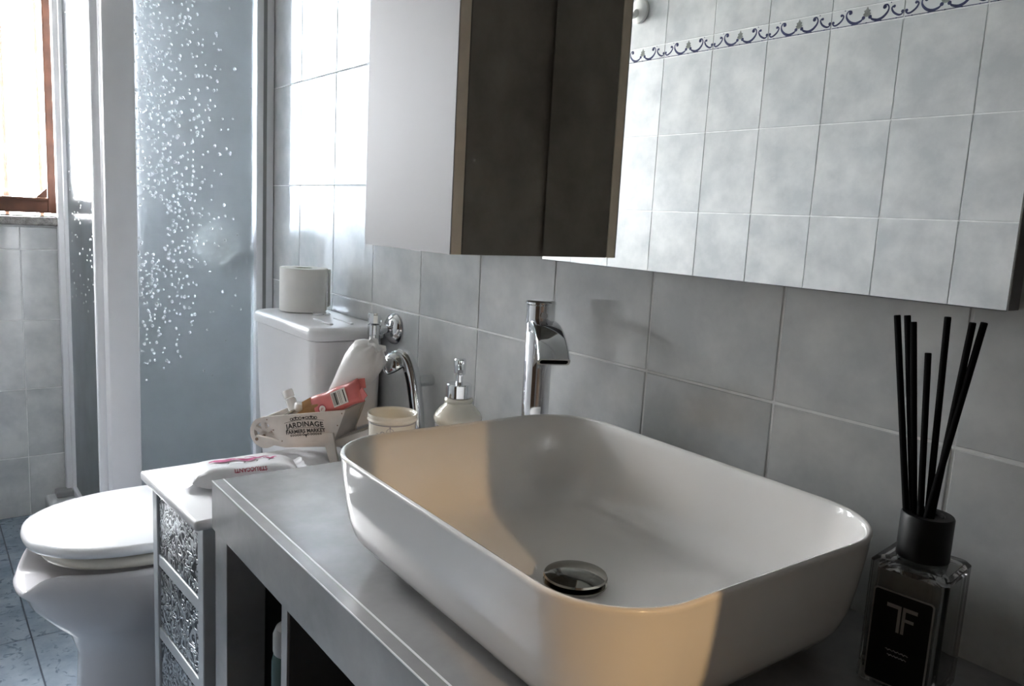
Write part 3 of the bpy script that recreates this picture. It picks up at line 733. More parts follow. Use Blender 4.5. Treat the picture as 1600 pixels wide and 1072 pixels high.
# cistern
QX0, QX1, QY = -.467, -.118, -.168
qc, qa = (QX0+QX1)/2, (QX1-QX0)/2
def tk(da, z, y0=QY, r=.030): return rrect(qc, (y0-.004)/2, qa-da, -(y0+.004)/2-da*.5, r, z, 8)
ZQ = -.066
rings = [tk(.030, -.475, -.145), tk(.018, -.465, -.154), tk(.011, -.36, -.160), tk(.007, -.22, -.164), tk(.005, ZQ-.03, -.166), tk(.004, ZQ, -.166)]
wp_(to, 'cistern', loft(nb(), rings), 'tank_plastic', smooth=45)
def crown(p): return p
lidr = [tk(.005, ZQ+.0012), tk(-.002, ZQ+.003), tk(-.003, ZQ+.012), tk(-.001, ZQ+.020), tk(.005, ZQ+.0255), tk(.015, ZQ+.028), tk(.05, ZQ+.0305), tk(.08, ZQ+.031)]
ql = wp_(to, 'cistern_lid', loft(nb(), lidr), 'tank_plastic', smooth=50)
for k in (0, 1):
    wp_(to, 'lid_ridge', bx(-.235, -.150, -.118+.045*k, -.111+.045*k, ZQ+.0295, ZQ+.0330, .0012), 'tank_plastic', ql)
bm = lathe(nb(), [(.019, 0), (.0195, .003), (.018, .005), (.004, .0055)], 28, (-.29, -.075, ZQ+.0312))
wp_(to, 'flush_button', bm, 'chrome', ql, smooth=True)

# toilet roll on the cistern
rl = empty('toilet_roll', (-.372, -.083, ZQ+.0325))
tag(rl, 'white toilet paper roll standing on the cistern lid', 'toilet roll')
RR, RH = .0520, .096
lp(rl, 'paper', lathe(nb(), [(.021, RH-.001), (.021, .001), (.022, 0), (RR-.001, 0), (RR, .001), (RR, RH-.001), (RR-.001, RH), (.022, RH), (.021, RH-.001)], 56, cap0=False, cap1=False), 'paper', smooth=40)
lp(rl, 'core', lathe(nb(), [(.0195, RH-.001), (.0195, .001), (.0208, .001), (.0208, RH-.001), (.0195, RH-.001)], 40, cap0=False, cap1=False), 'cardboard', smooth=40)
bm = nb(); A = []; 
for i in range(10):
    t = i/9; a = math.radians(66 - 12*t); rr = RR + .0012 + .0095*t*t
    A.append((rr*math.cos(a)+.0*t, rr*math.sin(a)-.002*t, t))
for j in range(2):
    pass
g = [[bm.verts.new((x, y, z + (.012*t if z < .05 else 0))) for z in (.002, .03, .06, RH-.001)] for x, y, t in A]
for p, q in zip(g, g[1:]):
    for i in range(3): bm.faces.new((p[i], q[i], q[i+1], p[i+1]))
bmesh.ops.solidify(bm, geom=bm.faces[:], thickness=.0012)
lp(rl, 'loose_sheet', bm, 'paper', smooth=True)

# ---------------------------------------------------------- angle valve and hand sprayer on the wall
av = empty('angle_valve', (-.094, -.001, -.040))
tag(av, 'chrome angle valve with round wall rosette above the cotton bag', 'valve')
def ylathe(prof, n=32, c=(0, 0, 0)):
    bm = lathe(nb(), prof, n); bmesh.ops.transform(bm, matrix=Matrix.Translation(c) @ Matrix.Rotation(PI/2, 4, 'X'), verts=bm.verts); return bm
lp(av, 'rosette', ylathe([(.0315, 0), (.0325, .002), (.0305, .007), (.022, .014), (.015, .017)]), 'chrome', smooth=True)
lp(av, 'stem', ylathe([(.0085, .015), (.0085, .030), (.011, .031), (.011, .040), (.008, .041), (.008, .043)], 24), 'chrome', smooth=True)
lp(av, 'body', lathe(nb(), [(.009, -.034), (.0125, -.033), (.0125, -.010), (.0135, -.009), (.0135, .010), (.011, .012)], 28, (0, -.047, 0)), 'chrome', smooth=True)
kn = lathe(nb(), [(.0105, .013), (.0135, .014), (.0140, .030), (.0120, .034), (.004, .0345)], 10, (0, -.047, 0))
lp(av, 'knob', kn, 'chrome', smooth=25)

sh = empty('hand_sprayer', (.085, -.045, -.26))
tag(sh, 'chrome hand sprayer with curved handle hanging on the tiled wall', 'sprayer')
pth = catmull([(.080, -.040, -.262), (.077, -.040, -.215), (.067, -.040, -.160), (.052, -.042, -.106), (.036, -.047, -.078), (.022, -.056, -.072)], 7)
wp_(sh, 'handle', tube(nb(), pth, lambda t: .0125+.0035*t, 18), 'chrome', smooth=True)
hdm = Matrix.Translation((.018, -.062, -.084)) @ Euler((math.radians(30), math.radians(-14), 0)).to_matrix().to_4x4()
bm = lathe(nb(), [(.0255, -.012), (.0275, -.010), (.0275, -.004), (.0235, .006), (.016, .015), (.004, .019)], 32); bmesh.ops.transform(bm, matrix=hdm, verts=bm.verts)
hd_ = wp_(sh, 'head', bm, 'chrome', smooth=40)
bm = lathe(nb(), [(.0245, -.0140), (.0250, -.0122), (.004, -.0121)], 32); bmesh.ops.transform(bm, matrix=hdm, verts=bm.verts)
wp_(sh, 'spray_face', bm, 'black_plastic', hd_, smooth=True)
wp_(sh, 'trigger', tube(nb(), [p + Vector((.004, -.0125, -.004)) for p in pth[8:24]], .0035, 10), 'black_plastic', smooth=True)
wp_(sh, 'wall_holder', tube(nb(), [(.056, -.001, -.118), (.056, -.034, -.118)], .011, 18), 'chrome', smooth=True)
wp_(sh, 'hose', tube(nb(), catmull([(.080, -.040, -.258), (.081, -.040, -.33), (.072, -.036, -.45), (.03, -.03, -.62), (-.04, -.02, -.70)], 8), .0075, 12), 'chrome', smooth=True)

# ---------------------------------------------------------- tumbler and soap dispenser
cu = empty('tumbler', (.312, -.226, ZT+.0005))
tag(cu, 'cream ceramic tumbler with thin dark rim line and grey crown print', 'tumbler')
prof = [(.030, 0), (.0335, .002), (.0348, .010), (.0348, .0885), (.0364, .0893), (.0374, .0910), (.0366, .0932), (.0360, .0942), (.0363, .0955), (.0370, .0985), (.0362, .1005), (.0345, .1000), (.0325, .096), (.0318, .012), (.028, .007)]
lp(cu, 'cup', lathe(nb(), prof, 48), 'cream', smooth=50)
lp(cu, 'rim_line', lathe(nb(), [(.0349, .0866), (.0352, .0869), (.0352, .0878), (.0349, .0881)], 48, cap0=False, cap1=False), 'grey_print', smooth=True)
def wrap(bm, R, a0, z0):
    for v in bm.verts:
        a = a0 + v.co.x/R; v.co = Vector((R*math.cos(a), R*math.sin(a), z0+v.co.y))
    return bm
def crown_bm():
    bm = nb()
    for s in (1, -1):
        ribbon(bm, [(s*p.x, p.y) for p in catmull([(0, .010, 0), (.0045, .007, 0), (.0050, .001, 0), (.001, .000, 0)], 5)], .0007)
        ribbon(bm, [(s*p.x, p.y) for p in catmull([(.007, .000, 0), (.010, .004, 0), (.014, .003, 0), (.012, -.001, 0), (.017, -.002, 0), (.021, .001, 0)], 5)], .0009)
        dot(bm, s*.014, .001, .0014); dot(bm, s*.0195, -.0005, .0012)
    dot(bm, 0, .011, .0012); ribbon(bm, [(0, .010), (0, 0)], .0008); ribbon(bm, [(-.006, -.0005), (.006, -.0005)], .0010)
    return bm
vdir = math.atan2(-.788+.226, 1.3216-.312)
lp(cu, 'crown_print', wrap(crown_bm(), .0351, vdir-.08, .0745), 'grey_print')

sb = empty('soap_dispenser', (.340, -.128, ZT+.0005))
tag(sb, 'cream ceramic soap dispenser with chrome pump behind the basin corner', 'soap dispenser')
prof = [(.030, 0), (.0335, .002), (.0345, .008), (.0345, .080), (.0355, .082), (.0372, .086), (.0372, .090), (.0345, .096), (.028, .104), (.0225, .109), (.0205, .112), (.0220, .1145), (.0225, .117), (.0205, .1195), (.018, .120)]
lp(sb, 'bottle', lathe(nb(), prof, 48), 'cream', smooth=50)
lp(sb, 'rim_line', lathe(nb(), [(.0349, .0775), (.0351, .078), (.0351, .079), (.0349, .0795)], 48, cap0=False, cap1=False), 'grey_print', smooth=True)
pm = lp(sb, 'collar', lathe(nb(), [(.0180, .1205), (.0195, .1212), (.0195, .1400), (.0180, .1415), (.007, .1420)], 24), 'chrome', smooth=30)
lp(sb, 'pump_stem', lathe(nb(), [(.0055, .1415), (.0055, .158)], 18), 'chrome', smooth=30)
lp(sb, 'pump_head', lathe(nb(), [(.0085, .156), (.0092, .158), (.0092, .178), (.0080, .180), (.003, .1802)], 24), 'chrome', smooth=30)
lp(sb, 'nozzle', tube(nb(), [(.004, -.002, .170), (.016, -.010, .170), (.026, -.016, .166)], [.0045, .0042, .0036], 14), 'chrome', smooth=40)

# ---------------------------------------------------------- toy wheelbarrow on the drawer cabinet
ua = Vector((.784, .620, 0)).normalized(); na = Vector((ua.y, -ua.x, 0))
WBP = Vector((-.089, -.287, ZW+.0005))
rotz = math.atan2(ua.y, ua.x)
wbk = empty('toy_wheelbarrow', WBP, (0, 0, rotz))
tag(wbk, 'small whitewashed wooden wheelbarrow planter lettered JARDINAGE on the white cabinet top', 'wheelbarrow')
# local axes: x along the barrow (wheel -> handles), -y towards the viewer, z up
SB = [(.012, .072), (.178, .104), (.157, .044), (.051, .026)]
XA, ZA = (1, 0, 0), (0, 0, 1)
def slab2(poly, y0, th): return prism(nb(), poly, (0, y0+th, 0), XA, ZA, th)
lp(wbk, 'side_board', slab2(SB, .000, .005), 'bar_wood')
lp(wbk, 'side_board', slab2(SB, .080, .005), 'bar_wood')
lp(wbk, 'end_board', slab2([(.0135, .072), (.0180, .073), (.055, .0285), (.0508, .0275)], .0052, .0746), 'bar_wood')
lp(wbk, 'end_board', slab2([(.1720, .1025), (.1765, .1034), (.1560, .0450), (.1515, .0440)], .0052, .0746), 'bar_wood')
lp(wbk, 'bottom_board', slab2([(.056, .0275), (.151, .0437), (.1505, .0470), (.0555, .0310)], .0052, .0746), 'bar_wood')
for y0 in (.014, .063):
    lp(wbk, 'shaft', slab2([(-.012, .018), (-.012, .030), (.052, .0255), (.156, .0428), (.235, .078), (.240, .068), (.160, .0300), (.050, .0150)], y0, .008), 'bar_wood')
for y0 in (-.0052, .0852):
    lp(wbk, 'leg', slab2([(.134, .058), (.156, .060), (.169, .000), (.153, .000)], y0, .005), 'bar_wood')
wr = .0300; wn = 40; wcx = -.009; bm = nb(); rg = []
for (r, y) in ((wr, -.005), (wr, .005), (wr*.70, .005), (wr*.70, -.005), (wr, -.005)):
    rg.append([(wcx+r*math.cos(2*PI*i/wn), .0425+y, wr+r*math.sin(2*PI*i/wn)) for i in range(wn)])
loft(bm, rg, False, False)
wh = lp(wbk, 'wheel', bm, 'bar_wood', smooth=40)
for a in (0, PI/3, 2*PI/3):
    b2 = bx(-wr*.74, wr*.74, -.004, .004, -.0042, .0042)
    bmesh.ops.transform(b2, matrix=Matrix.Translation((wcx, .0425, wr)) @ Matrix.Rotation(a+.35, 4, 'Y'), verts=b2.verts)
    lp(wbk, 'spoke', b2, 'bar_wood', wh)
lp(wbk, 'axle', tube(nb(), [(wcx, .012, .024), (wcx, .073, .024)], .003, 10), 'iron', smooth=True)
for (x, z) in ((.020, .068), (.034, .050), (.052, .031), (.171, .097), (.163, .074), (.152, .050)):
    lp(wbk, 'nail', ylathe([(.0013, 0), (.0013, .0004), (.0004, .0007)], 8, (x, 0, z)), 'iron')
TLT = math.radians(10.6)
def face_text(bm, name, dz):
    o = obj(name, bm, 'print_black', wbk)
    o.matrix_local = Matrix.Translation((.098, -.0001, .0625)) @ Matrix.Rotation(-TLT, 4, 'Y') @ Matrix.Translation((0, 0, dz)) @ Matrix.Rotation(PI/2, 4, 'X')
    return o
face_text(text_bm('JARDINAGE', .0132, 1.06, .00040, 2.4, 1.06), 'lettering', .0060)
face_text(text_bm('FARMERS MARKET', .0094, 1.02, .00034, .9, 1.03), 'lettering', -.0065)
bm = nb()
for s in (1, -1):
    ribbon(bm, [(s*x, .0085-2.4*x*x) for x in [i*.0045 for i in range(10)]], .0007)
    ribbon(bm, [(s*x, -.0060-2.4*x*x) for x in [i*.0045 for i in range(9)]], .0008)
    for q in (.0070, .0130, .0190, .0245):
        ribbon(bm, [(s*(q+.0030*math.cos(t)), .0120-2.4*q*q*.9+.0022*math.sin(t)) for t in [k*PI/5 for k in range(11)]], .0013)
    dot(bm, s*.016, .0140-2.4*.016**2, .0020); dot(bm, s*.0220, .0115-2.4*.022**2*.6, .0014)
    for q, w in ((.005, .0022), (.0110, .0018), (.0160, .0020), (.0210, .0018), (.0260, .0015), (.0305, .0012)):
        ribbon(bm, [(s*(q+w*math.cos(t)), -.0190-.6*q*q+.0015*math.sin(t)) for t in [k*PI/5 for k in range(11)]], .0011)
ribbon(bm, [(0, -.0185), (0, -.0250)], lambda t: .0034*(1-t)+.0004); ribbon(bm, [(-.005, -.0165), (0, -.0225), (.005, -.0165)], .0014)
dot(bm, 0, .0120, .0021, sx=1.3)
face_text(bm, 'ornament_print', .0060)

# contents of the wheelbarrow -------------------------------------------------
def bl(x, y, z): return WBP + ua*x - na*y + Vector((0, 0, z))
# cotton bag: cone with a gathered top, leaning towards the handles
cb = empty('cotton_bag', bl(.088, .046, .046)); cb.rotation_euler = (0, 0, rotz)
tag(cb, 'white tapering plastic bag of cotton leaning out of the wheelbarrow', 'bag')
ax0, ax1 = Vector((.000, .0, .0)), Vector((.120, .010, .168))
d_ = (ax1-ax0).normalized(); e1 = d_.cross(Vector((0, 1, 0))).normalized(); e2 = d_.cross(e1)
prof = [(.004, .0), (.0105, .025), (.0165, .06), (.0245, .10), (.0315, .135), (.0360, .160), (.0365, .178), (.0325, .194), (.0220, .203), (.016, .207), (.019, .213)]
rings = []
for k, (r, s) in enumerate(prof):
    ring = []
    for i in range(40):
        a = 2*PI*i/40; w = r*(1 + .035*math.sin(3*a+s*40) + (.10*math.sin(9*a) if s > .185 else 0))
        ring.append(ax0 + d_*(s + (.004*math.sin(5*a) if s > .198 else 0)) + e1*w*math.cos(a) + e2*w*math.sin(a)*.85)
    rings.append(ring)
lp(cb, 'bag', loft(nb(), rings), 'bag', smooth=70)
pp = ax0 + d_*.198 + e1*.015
lp(cb, 'drawstring', tube(nb(), catmull([pp, pp+Vector((.016, -.006, .003)), pp+Vector((.022, -.010, -.010)), pp+Vector((.018, -.012, -.030)), pp+Vector((.020, -.012, -.046))], 6), .0013, 8), 'bag', smooth=True)
def on_cone(bm, s0, a0):
    for v in bm.verts:
        s = s0 - v.co.x; r = .02
        for (ra, sa), (rb, sb_) in zip(prof, prof[1:]):
            if sa <= s <= sb_: r = ra + (rb-ra)*(s-sa)/(sb_-sa); break
        r = r*1.045 + .0004; a = a0 + v.co.y/r
        v.co = ax0 + d_*s + e1*r*math.cos(a) + e2*r*math.sin(a)*.85
    return bm
best = None
for k in range(72):
    a = k*2*PI/72; q = (e1*math.cos(a)+e2*math.sin(a)).dot(Vector((.15, -1, .25)))
    if best is None or q > best: best, va = q, a
b2 = nb()
for (s0, a0, w) in ((.020, -.004, .003), (.012, .004, .003), (.004, -.004, .003), (-.004, .004, .0028), (-.012, -.004, .0026), (-.016, .005, .0026)):
    ribbon(b2, [(s0+w*math.cos(t)*.8, a0+w*math.sin(t)) for t in [k*PI/5 for k in range(10)]], .0009)
    ribbon(b2, [(s0-.003, a0-.003), (s0-.003, a0+.003)], .0009)
lp(cb, 'faint_print', on_cone(b2, .078, va), 'grey_print')
# coral sachet
sp_ = empty('coral_sachet', bl(.104, .018, .094)); sp_.rotation_euler = (0, 0, rotz)
tag(sp_, 'coral pink foil sachet with a white label lying across the wheelbarrow', 'sachet')
sm = Matrix.Rotation(math.radians(-26), 4, 'Y') @ Matrix.Rotation(math.radians(-10), 4, 'X')
bm = nb(); nx, nz_ = 16, 8; Lx, Lz = .106, .042; F = []
def pil(i, j):
    u = i/nx; v = j/nz_; return .0070*(max(0, 1-(2*u-1)**6)**.6)*(max(0, 1-(2*v-1)**4)**.6)
for side_ in (-1, 1):
    g = [[bm.verts.new((Lx*(i/nx), side_*(pil(i, j)+.0003)+.0010*math.sin(i*1.3+j), Lz*(j/nz_-.5) * (1+.05*math.sin(i*.9)))) for j in range(nz_+1)] for i in range(nx+1)]
    for i in range(nx):
        for j in range(nz_):
            bm.faces.new((g[i][j], g[i+1][j], g[i+1][j+1], g[i][j+1]))
    F.append(g)
for i in range(nx):
    bm.faces.new((F[0][i][0], F[1][i][0], F[1][i+1][0], F[0][i+1][0])); bm.faces.new((F[0][i][nz_], F[0][i+1][nz_], F[1][i+1][nz_], F[1][i][nz_]))
for j in range(nz_):
    bm.faces.new((F[0][0][j], F[0][0][j+1], F[1][0][j+1], F[1][0][j])); bm.faces.new((F[0][nx][j], F[1][nx][j], F[1][nx][j+1], F[0][nx][j+1]))
bmesh.ops.transform(bm, matrix=sm, verts=bm.verts)
lp(sp_, 'foil', bm, 'pink', smooth=60)
for k, (xx, zz, ry) in enumerate(((.098, .013, .2), (.101, -.011, -.25))):
    b2 = bx(0, .018, -.001, .001, -.009, .009, .0005, 1)
    bmesh.ops.transform(b2, matrix=sm @ Matrix.Translation((xx, .000, zz)) @ Matrix.Rotation(ry, 4, 'Y') @ Matrix.Rotation(.5-k, 4, 'Z'), verts=b2.verts)
    lp(sp_, 'crimped_end', b2, 'pink')
lm_ = sm @ Matrix.Translation((.064, -.0096, 0)) @ Matrix.Rotation(PI/2, 4, 'X')
b2 = bx(-.0155, .0155, -.0140, .0140, -.001, 0); bmesh.ops.transform(b2, matrix=lm_, verts=b2.verts); lb = lp(sp_, 'label', b2, 'white_label')
b2 = nb()
for (x, w) in ((-.0128, .0009), (-.0104, .0009), (-.0072, .0030), (-.0042, .0014), (.0008, .0007), (.0038, .0007), (.0112, .0022)):
    ribbon(b2, [(x, -.0115), (x, .0115)], w)
bmesh.ops.transform(b2, matrix=lm_, verts=b2.verts); lp(sp_, 'label_print', b2, 'print_black', lb)
bmx = sm @ Matrix.Translation((.024, -.0090, -.008)) @ Matrix.Rotation(PI/2, 4, 'X')
b2 = nb(); dot(b2, 0, 0, .0064, n=24); bmesh.ops.transform(b2, matrix=bmx, verts=b2.verts)
bd = lp(sp_, 'round_badge', b2, 'white_label')
b2 = nb(); ribbon(b2, [(.0078*math.cos(t), .0078*math.sin(t)) for t in [k*PI/12 for k in range(25)]], .0014, .0006); ribbon(b2, [(-.0025, -.002), (-.0005, .0025), (.0005, -.001), (.0025, .002)], .0014, .0006)
bmesh.ops.transform(b2, matrix=bmx, verts=b2.verts); lp(sp_, 'badge_print', b2, 'red_print', bd)
# kraft packet
kp = empty('kraft_packet', bl(.066, .012, .040)); kp.rotation_euler = (0, 0, rotz)
tag(kp, 'folded brown kraft paper packet beside the coral sachet', 'packet')
lp(kp, 'paper', slab2([(.004, .010), (.003, .040), (.018, .050), (.036, .062), (.050, .066), (.056, .050), (.054, .012)], .000, .004), 'kraft')
lp(kp, 'folded_flap', slab2([(.016, .045), (.014, .064), (.030, .074), (.033, .056)], .008, .003), 'kraft')
# two small white tubes and a card
for k, (x, y, z, L_, ang, lab) in enumerate(((.062, .050, .046, .074, -24, 'small white tube at the wheel end of the wheelbarrow, tilted further back'), (.060, .030, .042, .056, 12, 'small milky white tube lying next to the brown packet in the wheelbarrow'))):
    tt = empty('cosmetic_tube', bl(x, y, z)); tt.rotation_euler = (0, math.radians(ang), rotz)
    tag(tt, lab, 'tube', 'small white tubes in the wheelbarrow')
    lp(tt, 'body', lathe(nb(), [(.004, 0), (.0095, .004), (.0102, L_-.018), (.008, L_-.014)], 22), 'clear_white', smooth=45)
    lp(tt, 'cap', lathe(nb(), [(.0082, L_-.0135), (.0100, L_-.0125), (.0105, L_), (.0088, L_+.0022), (.002, L_+.0025)], 22), 'clear_white', smooth=45)
cd = empty('grey_card', bl(.030, .036, .066)); cd.rotation_euler = (0, math.radians(58), rotz)
tag(cd, 'grey folded card standing at the wheel end of the wheelbarrow', 'card')
lp(cd, 'sheet', bx(-.001, .001, -.026, .026, 0, .040), 'grey_card')
lp(cd, 'white_edge', bx(.0012, .0020, -.0265, .0265, -.002, .0415), 'white_label')

# ---------------------------------------------------------- pack of wipes
wpk = empty('wipes_pack', (.040, -.352, ZW+.0008), (0, 0, math.radians(78)))
tag(wpk, 'white foil pack of wet wipes with pink print lying on the white cabinet top', 'wipes')
bm = nb(); nx, ny = 22, 12; Lx, Ly = .172, .088; G = []
for side_ in (0, 1):
    g = []
    for i in range(nx+1):
        row = []
        for j in range(ny+1):
            u = 2*i/nx-1; v = 2*j/ny-1
            hh = .030*(max(0, 1-abs(u)**5)**.8)*(max(0, 1-abs(v)**7)**.5)*(1+.10*noise.noise((u*2.2, v*1.4, 5)))
            z = .012*(abs(u)**4) + (hh if side_ else 0) + .0003*side_ + (.0018*noise.noise((u*3, v*3, 2)) if side_ else 0)
            wv = 1 - .10*abs(u)**6
            row.append(bm.verts.new((Lx/2*u, Ly/2*v*wv, max(0, z))))
        g.append(row)
    for i in range(nx):
        for j in range(ny):
            bm.faces.new((g[i][j], g[i+1][j], g[i+1][j+1], g[i][j+1]))
    G.append(g)
for i in range(nx):
    for j in (0, ny): bm.faces.new((G[0][i][j], G[0][i+1][j], G[1][i+1][j], G[1][i][j]))
for j in range(ny):
    for i in (0, nx): bm.faces.new((G[0][i][j], G[0][i][j+1], G[1][i][j+1], G[1][i][j]))
bmesh.ops.remove_doubles(bm, verts=bm.verts, dist=.0001)
foil = lp(wpk, 'foil', bm, 'wipes', smooth=50)
for sgn in (-1, 1):
    b2 = nb(); n_ = 14; g = [[b2.verts.new((sgn*(Lx/2-.003+.014*i/2), Ly/2*.90*(2*j/n_-1), .013+.004*i*(1 if sgn > 0 else -.9)+.0022*math.sin(j*1.7+sgn)*i/2)) for j in range(n_+1)] for i in range(3)]
    for i in range(2):
        for j in range(n_): b2.faces.new((g[i][j], g[i+1][j], g[i+1][j+1], g[i][j+1]))
    bmesh.ops.solidify(b2, geom=b2.faces[:], thickness=.0008)
    lp(wpk, 'end_seal', b2, 'wipes', smooth=30)
def top_z(x, y):
    u = 2*x/Lx; v = 2*y/Ly
    return .030*(max(0, 1-abs(u)**5)**.8)*(max(0, 1-abs(v)**7)**.5)*(1+.10*noise.noise((u*2.2, v*1.4, 5))) + .012*abs(u)**4 + .0022
def drape(bm):
    bmesh.ops.subdivide_edges(bm, edges=[e for e in bm.edges if e.calc_length() > .006], cuts=2)
    for v in bm.verts: v.co.z = top_z(v.co.x, v.co.y)
    return bm
b2 = nb()
for (x0, x1, y, w) in ((-.058, -.012, .010, .012), (-.020, .026, .008, .010), (.030, .052, .012, .005), (.000, .040, .018, .004)):
    ribbon(b2, [(x0+(x1-x0)*t/10, y+.004*math.sin(t*.9)) for t in range(11)], lambda t, w=w: w*math.sin(PI*min(.98, max(.05, t)))+.0012)
lp(wpk, 'brand_swash_print', drape(b2), 'magenta')
b2 = nb()
for (x, y) in ((-.030, -.012), (-.004, -.010), (.016, -.010), (.036, -.008)): ribbon(b2, [(x, y), (x+.003, y+.006)], .0022)
lp(wpk, 'small_print', drape(b2), 'print_black')
b2 = text_bm('STRUCCANTI', .0085, 1.0, .0002, 0, 1.0, flip=True)
for v in b2.verts: v.co.x += .004; v.co.y -= .0355
lp(wpk, 'lettering', drape(b2), 'red_print')

# ---------------------------------------------------------- reed diffuser
df = empty('diffuser_bottle', (1.024, -.089, ZT+.0005), (0, 0, math.radians(7)))
tag(df, 'square glass diffuser bottle with black collar and black TF label beside the basin', 'bottle')
BW, BHt = .0325, .117
def bq(a, z, r): return rrect(0, 0, a, a, r, z, 5)
ro = [bq(BW-.003, 0, .004), bq(BW, .003, .006), bq(BW, BHt-.004, .006), bq(BW-.003, BHt-.0008, .006), bq(.016, BHt, .0158), bq(.0135, BHt+.001, .0134), bq(.0135, BHt+.009, .0134)]
ri = [bq(.0115, BHt+.009, .0114), bq(.0115, BHt-.006, .0114), bq(BW-.006, BHt-.010, .005), bq(BW-.006, .014, .005), bq(BW-.010, .010, .005)]
lp(df, 'glass', loft(nb(), ro+ri), 'bottle_glass', smooth=40)
cl_ = lp(df, 'collar', lathe(nb(), [(.0200, BHt+.0010), (.0215, BHt+.0015), (.0215, BHt+.0390), (.0205, BHt+.0405), (.0135, BHt+.0405), (.0125, BHt+.0395), (.0125, BHt+.011)], 40, cap0=False, cap1=False), 'black_plastic', smooth=40)
lp(df, 'collar_insert', lathe(nb(), [(.0124, BHt+.0300), (.0124, BHt+.0370)], 30), 'black_plastic')
LBm = Matrix.Translation((0, -BW-.0003, .049)) @ Matrix.Rotation(PI/2, 4, 'X')
b2 = nb(); loft(b2, [rrect(0, 0, .0250, .0430, .003, 0, 4), rrect(0, 0, .0250, .0430, .003, .0005, 4)]); bmesh.ops.transform(b2, matrix=LBm, verts=b2.verts); lbl = lp(df, 'label_border', b2, 'silver_print')
b2 = nb(); loft(b2, [rrect(0, 0, .0236, .0416, .0022, .0002, 4), rrect(0, 0, .0236, .0416, .0022, .0008, 4)]); bmesh.ops.transform(b2, matrix=LBm, verts=b2.verts); lp(df, 'label', b2, 'black_plastic')
b2 = nb(); zc = .0200
def rect(bm, x0, x1, y0, y1): bm.faces.new([bm.verts.new(p) for p in ((x0, y0, .0010), (x1, y0, .0010), (x1, y1, .0010), (x0, y1, .0010))])
rect(b2, -.0030, -.0004, zc-.0125, zc+.0085); rect(b2, -.0125, -.0004, zc+.0085, zc+.0120)
rect(b2, .0008, .0034, zc-.0125, zc+.0085); rect(b2, .0008, .0128, zc+.0085, zc+.0120); rect(b2, .0034, .0105, zc-.0008, zc+.0022)
bmesh.ops.transform(b2, matrix=LBm, verts=b2.verts); lp(df, 'monogram_print', b2, 'silver_print')
b2 = nb()
for (x0, x1, y) in ((-.0095, .0095, -.010), (-.0075, .0085, -.0145)): ribbon(b2, [(x0+(x1-x0)*t/16, y+.0007*math.sin(t*2.3)) for t in range(17)], lambda t: .0006+.0006*abs(math.sin(t*40)), .0010)
bmesh.ops.transform(b2, matrix=LBm, verts=b2.verts); lp(df, 'fine_print', b2, 'can_cap')
# reeds: each a thing of its own
base = Vector((1.020, -.089, ZT+BHt+.038))
def vray(u, v):
    d = fwd + rt*(u-800)/1232.92 - up*(v-536)/1232.92; c = Vector(cam.matrix_world.translation); return c, d
REEDS = [((.975, -.090, .127), 'leftmost long black reed in the diffuser'), ((.984, -.090, .128), 'second long black reed from the left in the diffuser'),
         ((.990, -.090, .123), 'third black reed from the left, slightly shorter, in the diffuser'), ((1.006, -.090, .098), 'shortest black reed, in the middle of the diffuser'),
         ((1.018, -.090, .131), 'black reed leaning slightly right in the diffuser, alone in the gap'), ((1.039, -.092, .129), 'black reed leaning right, inner one of the right pair in the diffuser'),
         ((1.047, -.090, .130), 'rightmost black reed leaning furthest right in the diffuser')]
for k, (tip, lab) in enumerate(REEDS):
    tip = Vector(tip); b0 = base + Vector(((-.0055 if k < 3 else .0045)+.002*(k % 3-1), -.003+.0035*((k*2) % 3-1), -.024))
    dd = (tip-b0).normalized(); b_ = b0 + dd*.001
    r = empty('diffuser_reed', b_)
    tag(r, lab, 'reed', 'black reeds in the diffuser bottle')
    q = dd.to_track_quat('Z', 'Y'); r.rotation_mode = 'QUATERNION'; r.rotation_quaternion = q
    Ln = (tip-b_).length
    lp(r, 'stick', lathe(nb(), [(.0026, 0), (.0028, .001), (.0028, Ln-.0006), (.0025, Ln)], 12), 'reed', smooth=40)

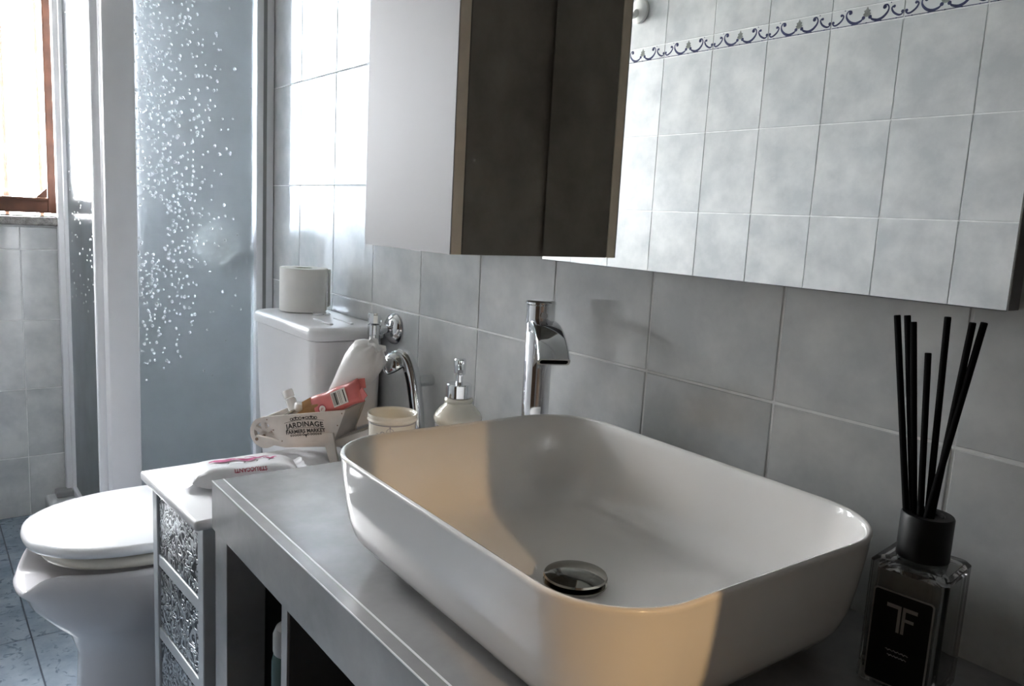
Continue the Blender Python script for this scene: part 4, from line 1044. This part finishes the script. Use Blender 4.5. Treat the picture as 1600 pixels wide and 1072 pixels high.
# ---------------------------------------------------------- hook on the opposite wall, pouf behind the shower panel
hk = empty('robe_hook', (-.690, YO, .918)); hk.scale = (1.35, 1.35, 1.35)
tag(hk, 'round white robe hook on the opposite tiled wall seen in the mirror', 'hook')
b2 = lathe(nb(), [(.028, .0005), (.030, .003), (.029, .009), (.022, .014), (.010, .016)], 32); bmesh.ops.transform(b2, matrix=Matrix.Rotation(-PI/2, 4, 'X'), verts=b2.verts)
lp(hk, 'plate', b2, 'hook_white', smooth=True)
lp(hk, 'prong', tube(nb(), catmull([(0, .012, -.004), (0, .028, -.016), (0, .042, -.014), (0, .050, .004), (0, .050, .018)], 6), lambda t: .0085-.0025*t, 14), 'hook_white', smooth=True)
lp(hk, 'tip', lathe(nb(), [(.003, -.006), (.0075, -.004), (.009, .001), (.0075, .006), (.003, .008)], 18, (0, .050, .020)), 'hook_white', smooth=True)

pf = empty('bath_pouf', (XS-.068, -.125, .028))
tag(pf, 'round white mesh bath pouf hanging behind the frosted shower panel', 'bath pouf')
bm = nb(); bmesh.ops.create_icosphere(bm, subdivisions=4, radius=.056)
for v in bm.verts:
    v.co *= 1 + .10*noise.noise(v.co*45) + .05*noise.noise(v.co*110)
    v.co.z += .056
lp(pf, 'mesh_ball', bm, 'pouf', smooth=True)
lp(pf, 'cord', tube(nb(), catmull([(.010, 0, .108), (.030, 0, .13), (.050, 0, .150)], 6), .0010, 8), 'pouf', smooth=True)
lp(pf, 'suction_hook', tube(nb(), [(.048, 0, .149), (.0645, 0, .152)], [.002, .005], 14), 'hook_white', smooth=True)

# ---------------------------------------------------------- warm globe lamp in the hall beyond the door
lampx = LAMP_POS
hl = empty('hall_lamp', (3.399, lampx.y, lampx.z-.05))
tag(hl, 'warm wall lamp with an added light-cutting brass shade in the hall outside the door', 'lamp')
wp_(hl, 'wall_plate', bx(3.384, 3.3995, lampx.y-.05, lampx.y+.05, lampx.z-.05, lampx.z+.05, .004), 'brass')
wp_(hl, 'arm', tube(nb(), [(3.39, lampx.y, lampx.z), (lampx.x+.05, lampx.y, lampx.z)], .008, 12), 'brass', smooth=True)
bm = nb(); bmesh.ops.create_uvsphere(bm, u_segments=24, v_segments=14, radius=.006); bmesh.ops.translate(bm, vec=lampx, verts=bm.verts)
wp_(hl, 'shade', lathe(nb(), [(.0900, -.0285), (.0915, -.0282), (.060, .040), (.020, .058), (.0195, .056), (.058, .039), (.0900, -.0285)], 40, tuple(lampx), cap0=False, cap1=False), 'brass', smooth=40)  # added cone, shaped to block the lamp's flatter rays
gb = wp_(hl, 'bulb', bm, 'lamp_glow', smooth=True)
wp_(hl, 'socket', tube(nb(), [(lampx.x+.060, lampx.y, lampx.z), (lampx.x+.0055, lampx.y, lampx.z)], [.016, .006], 14), 'brass', smooth=True)
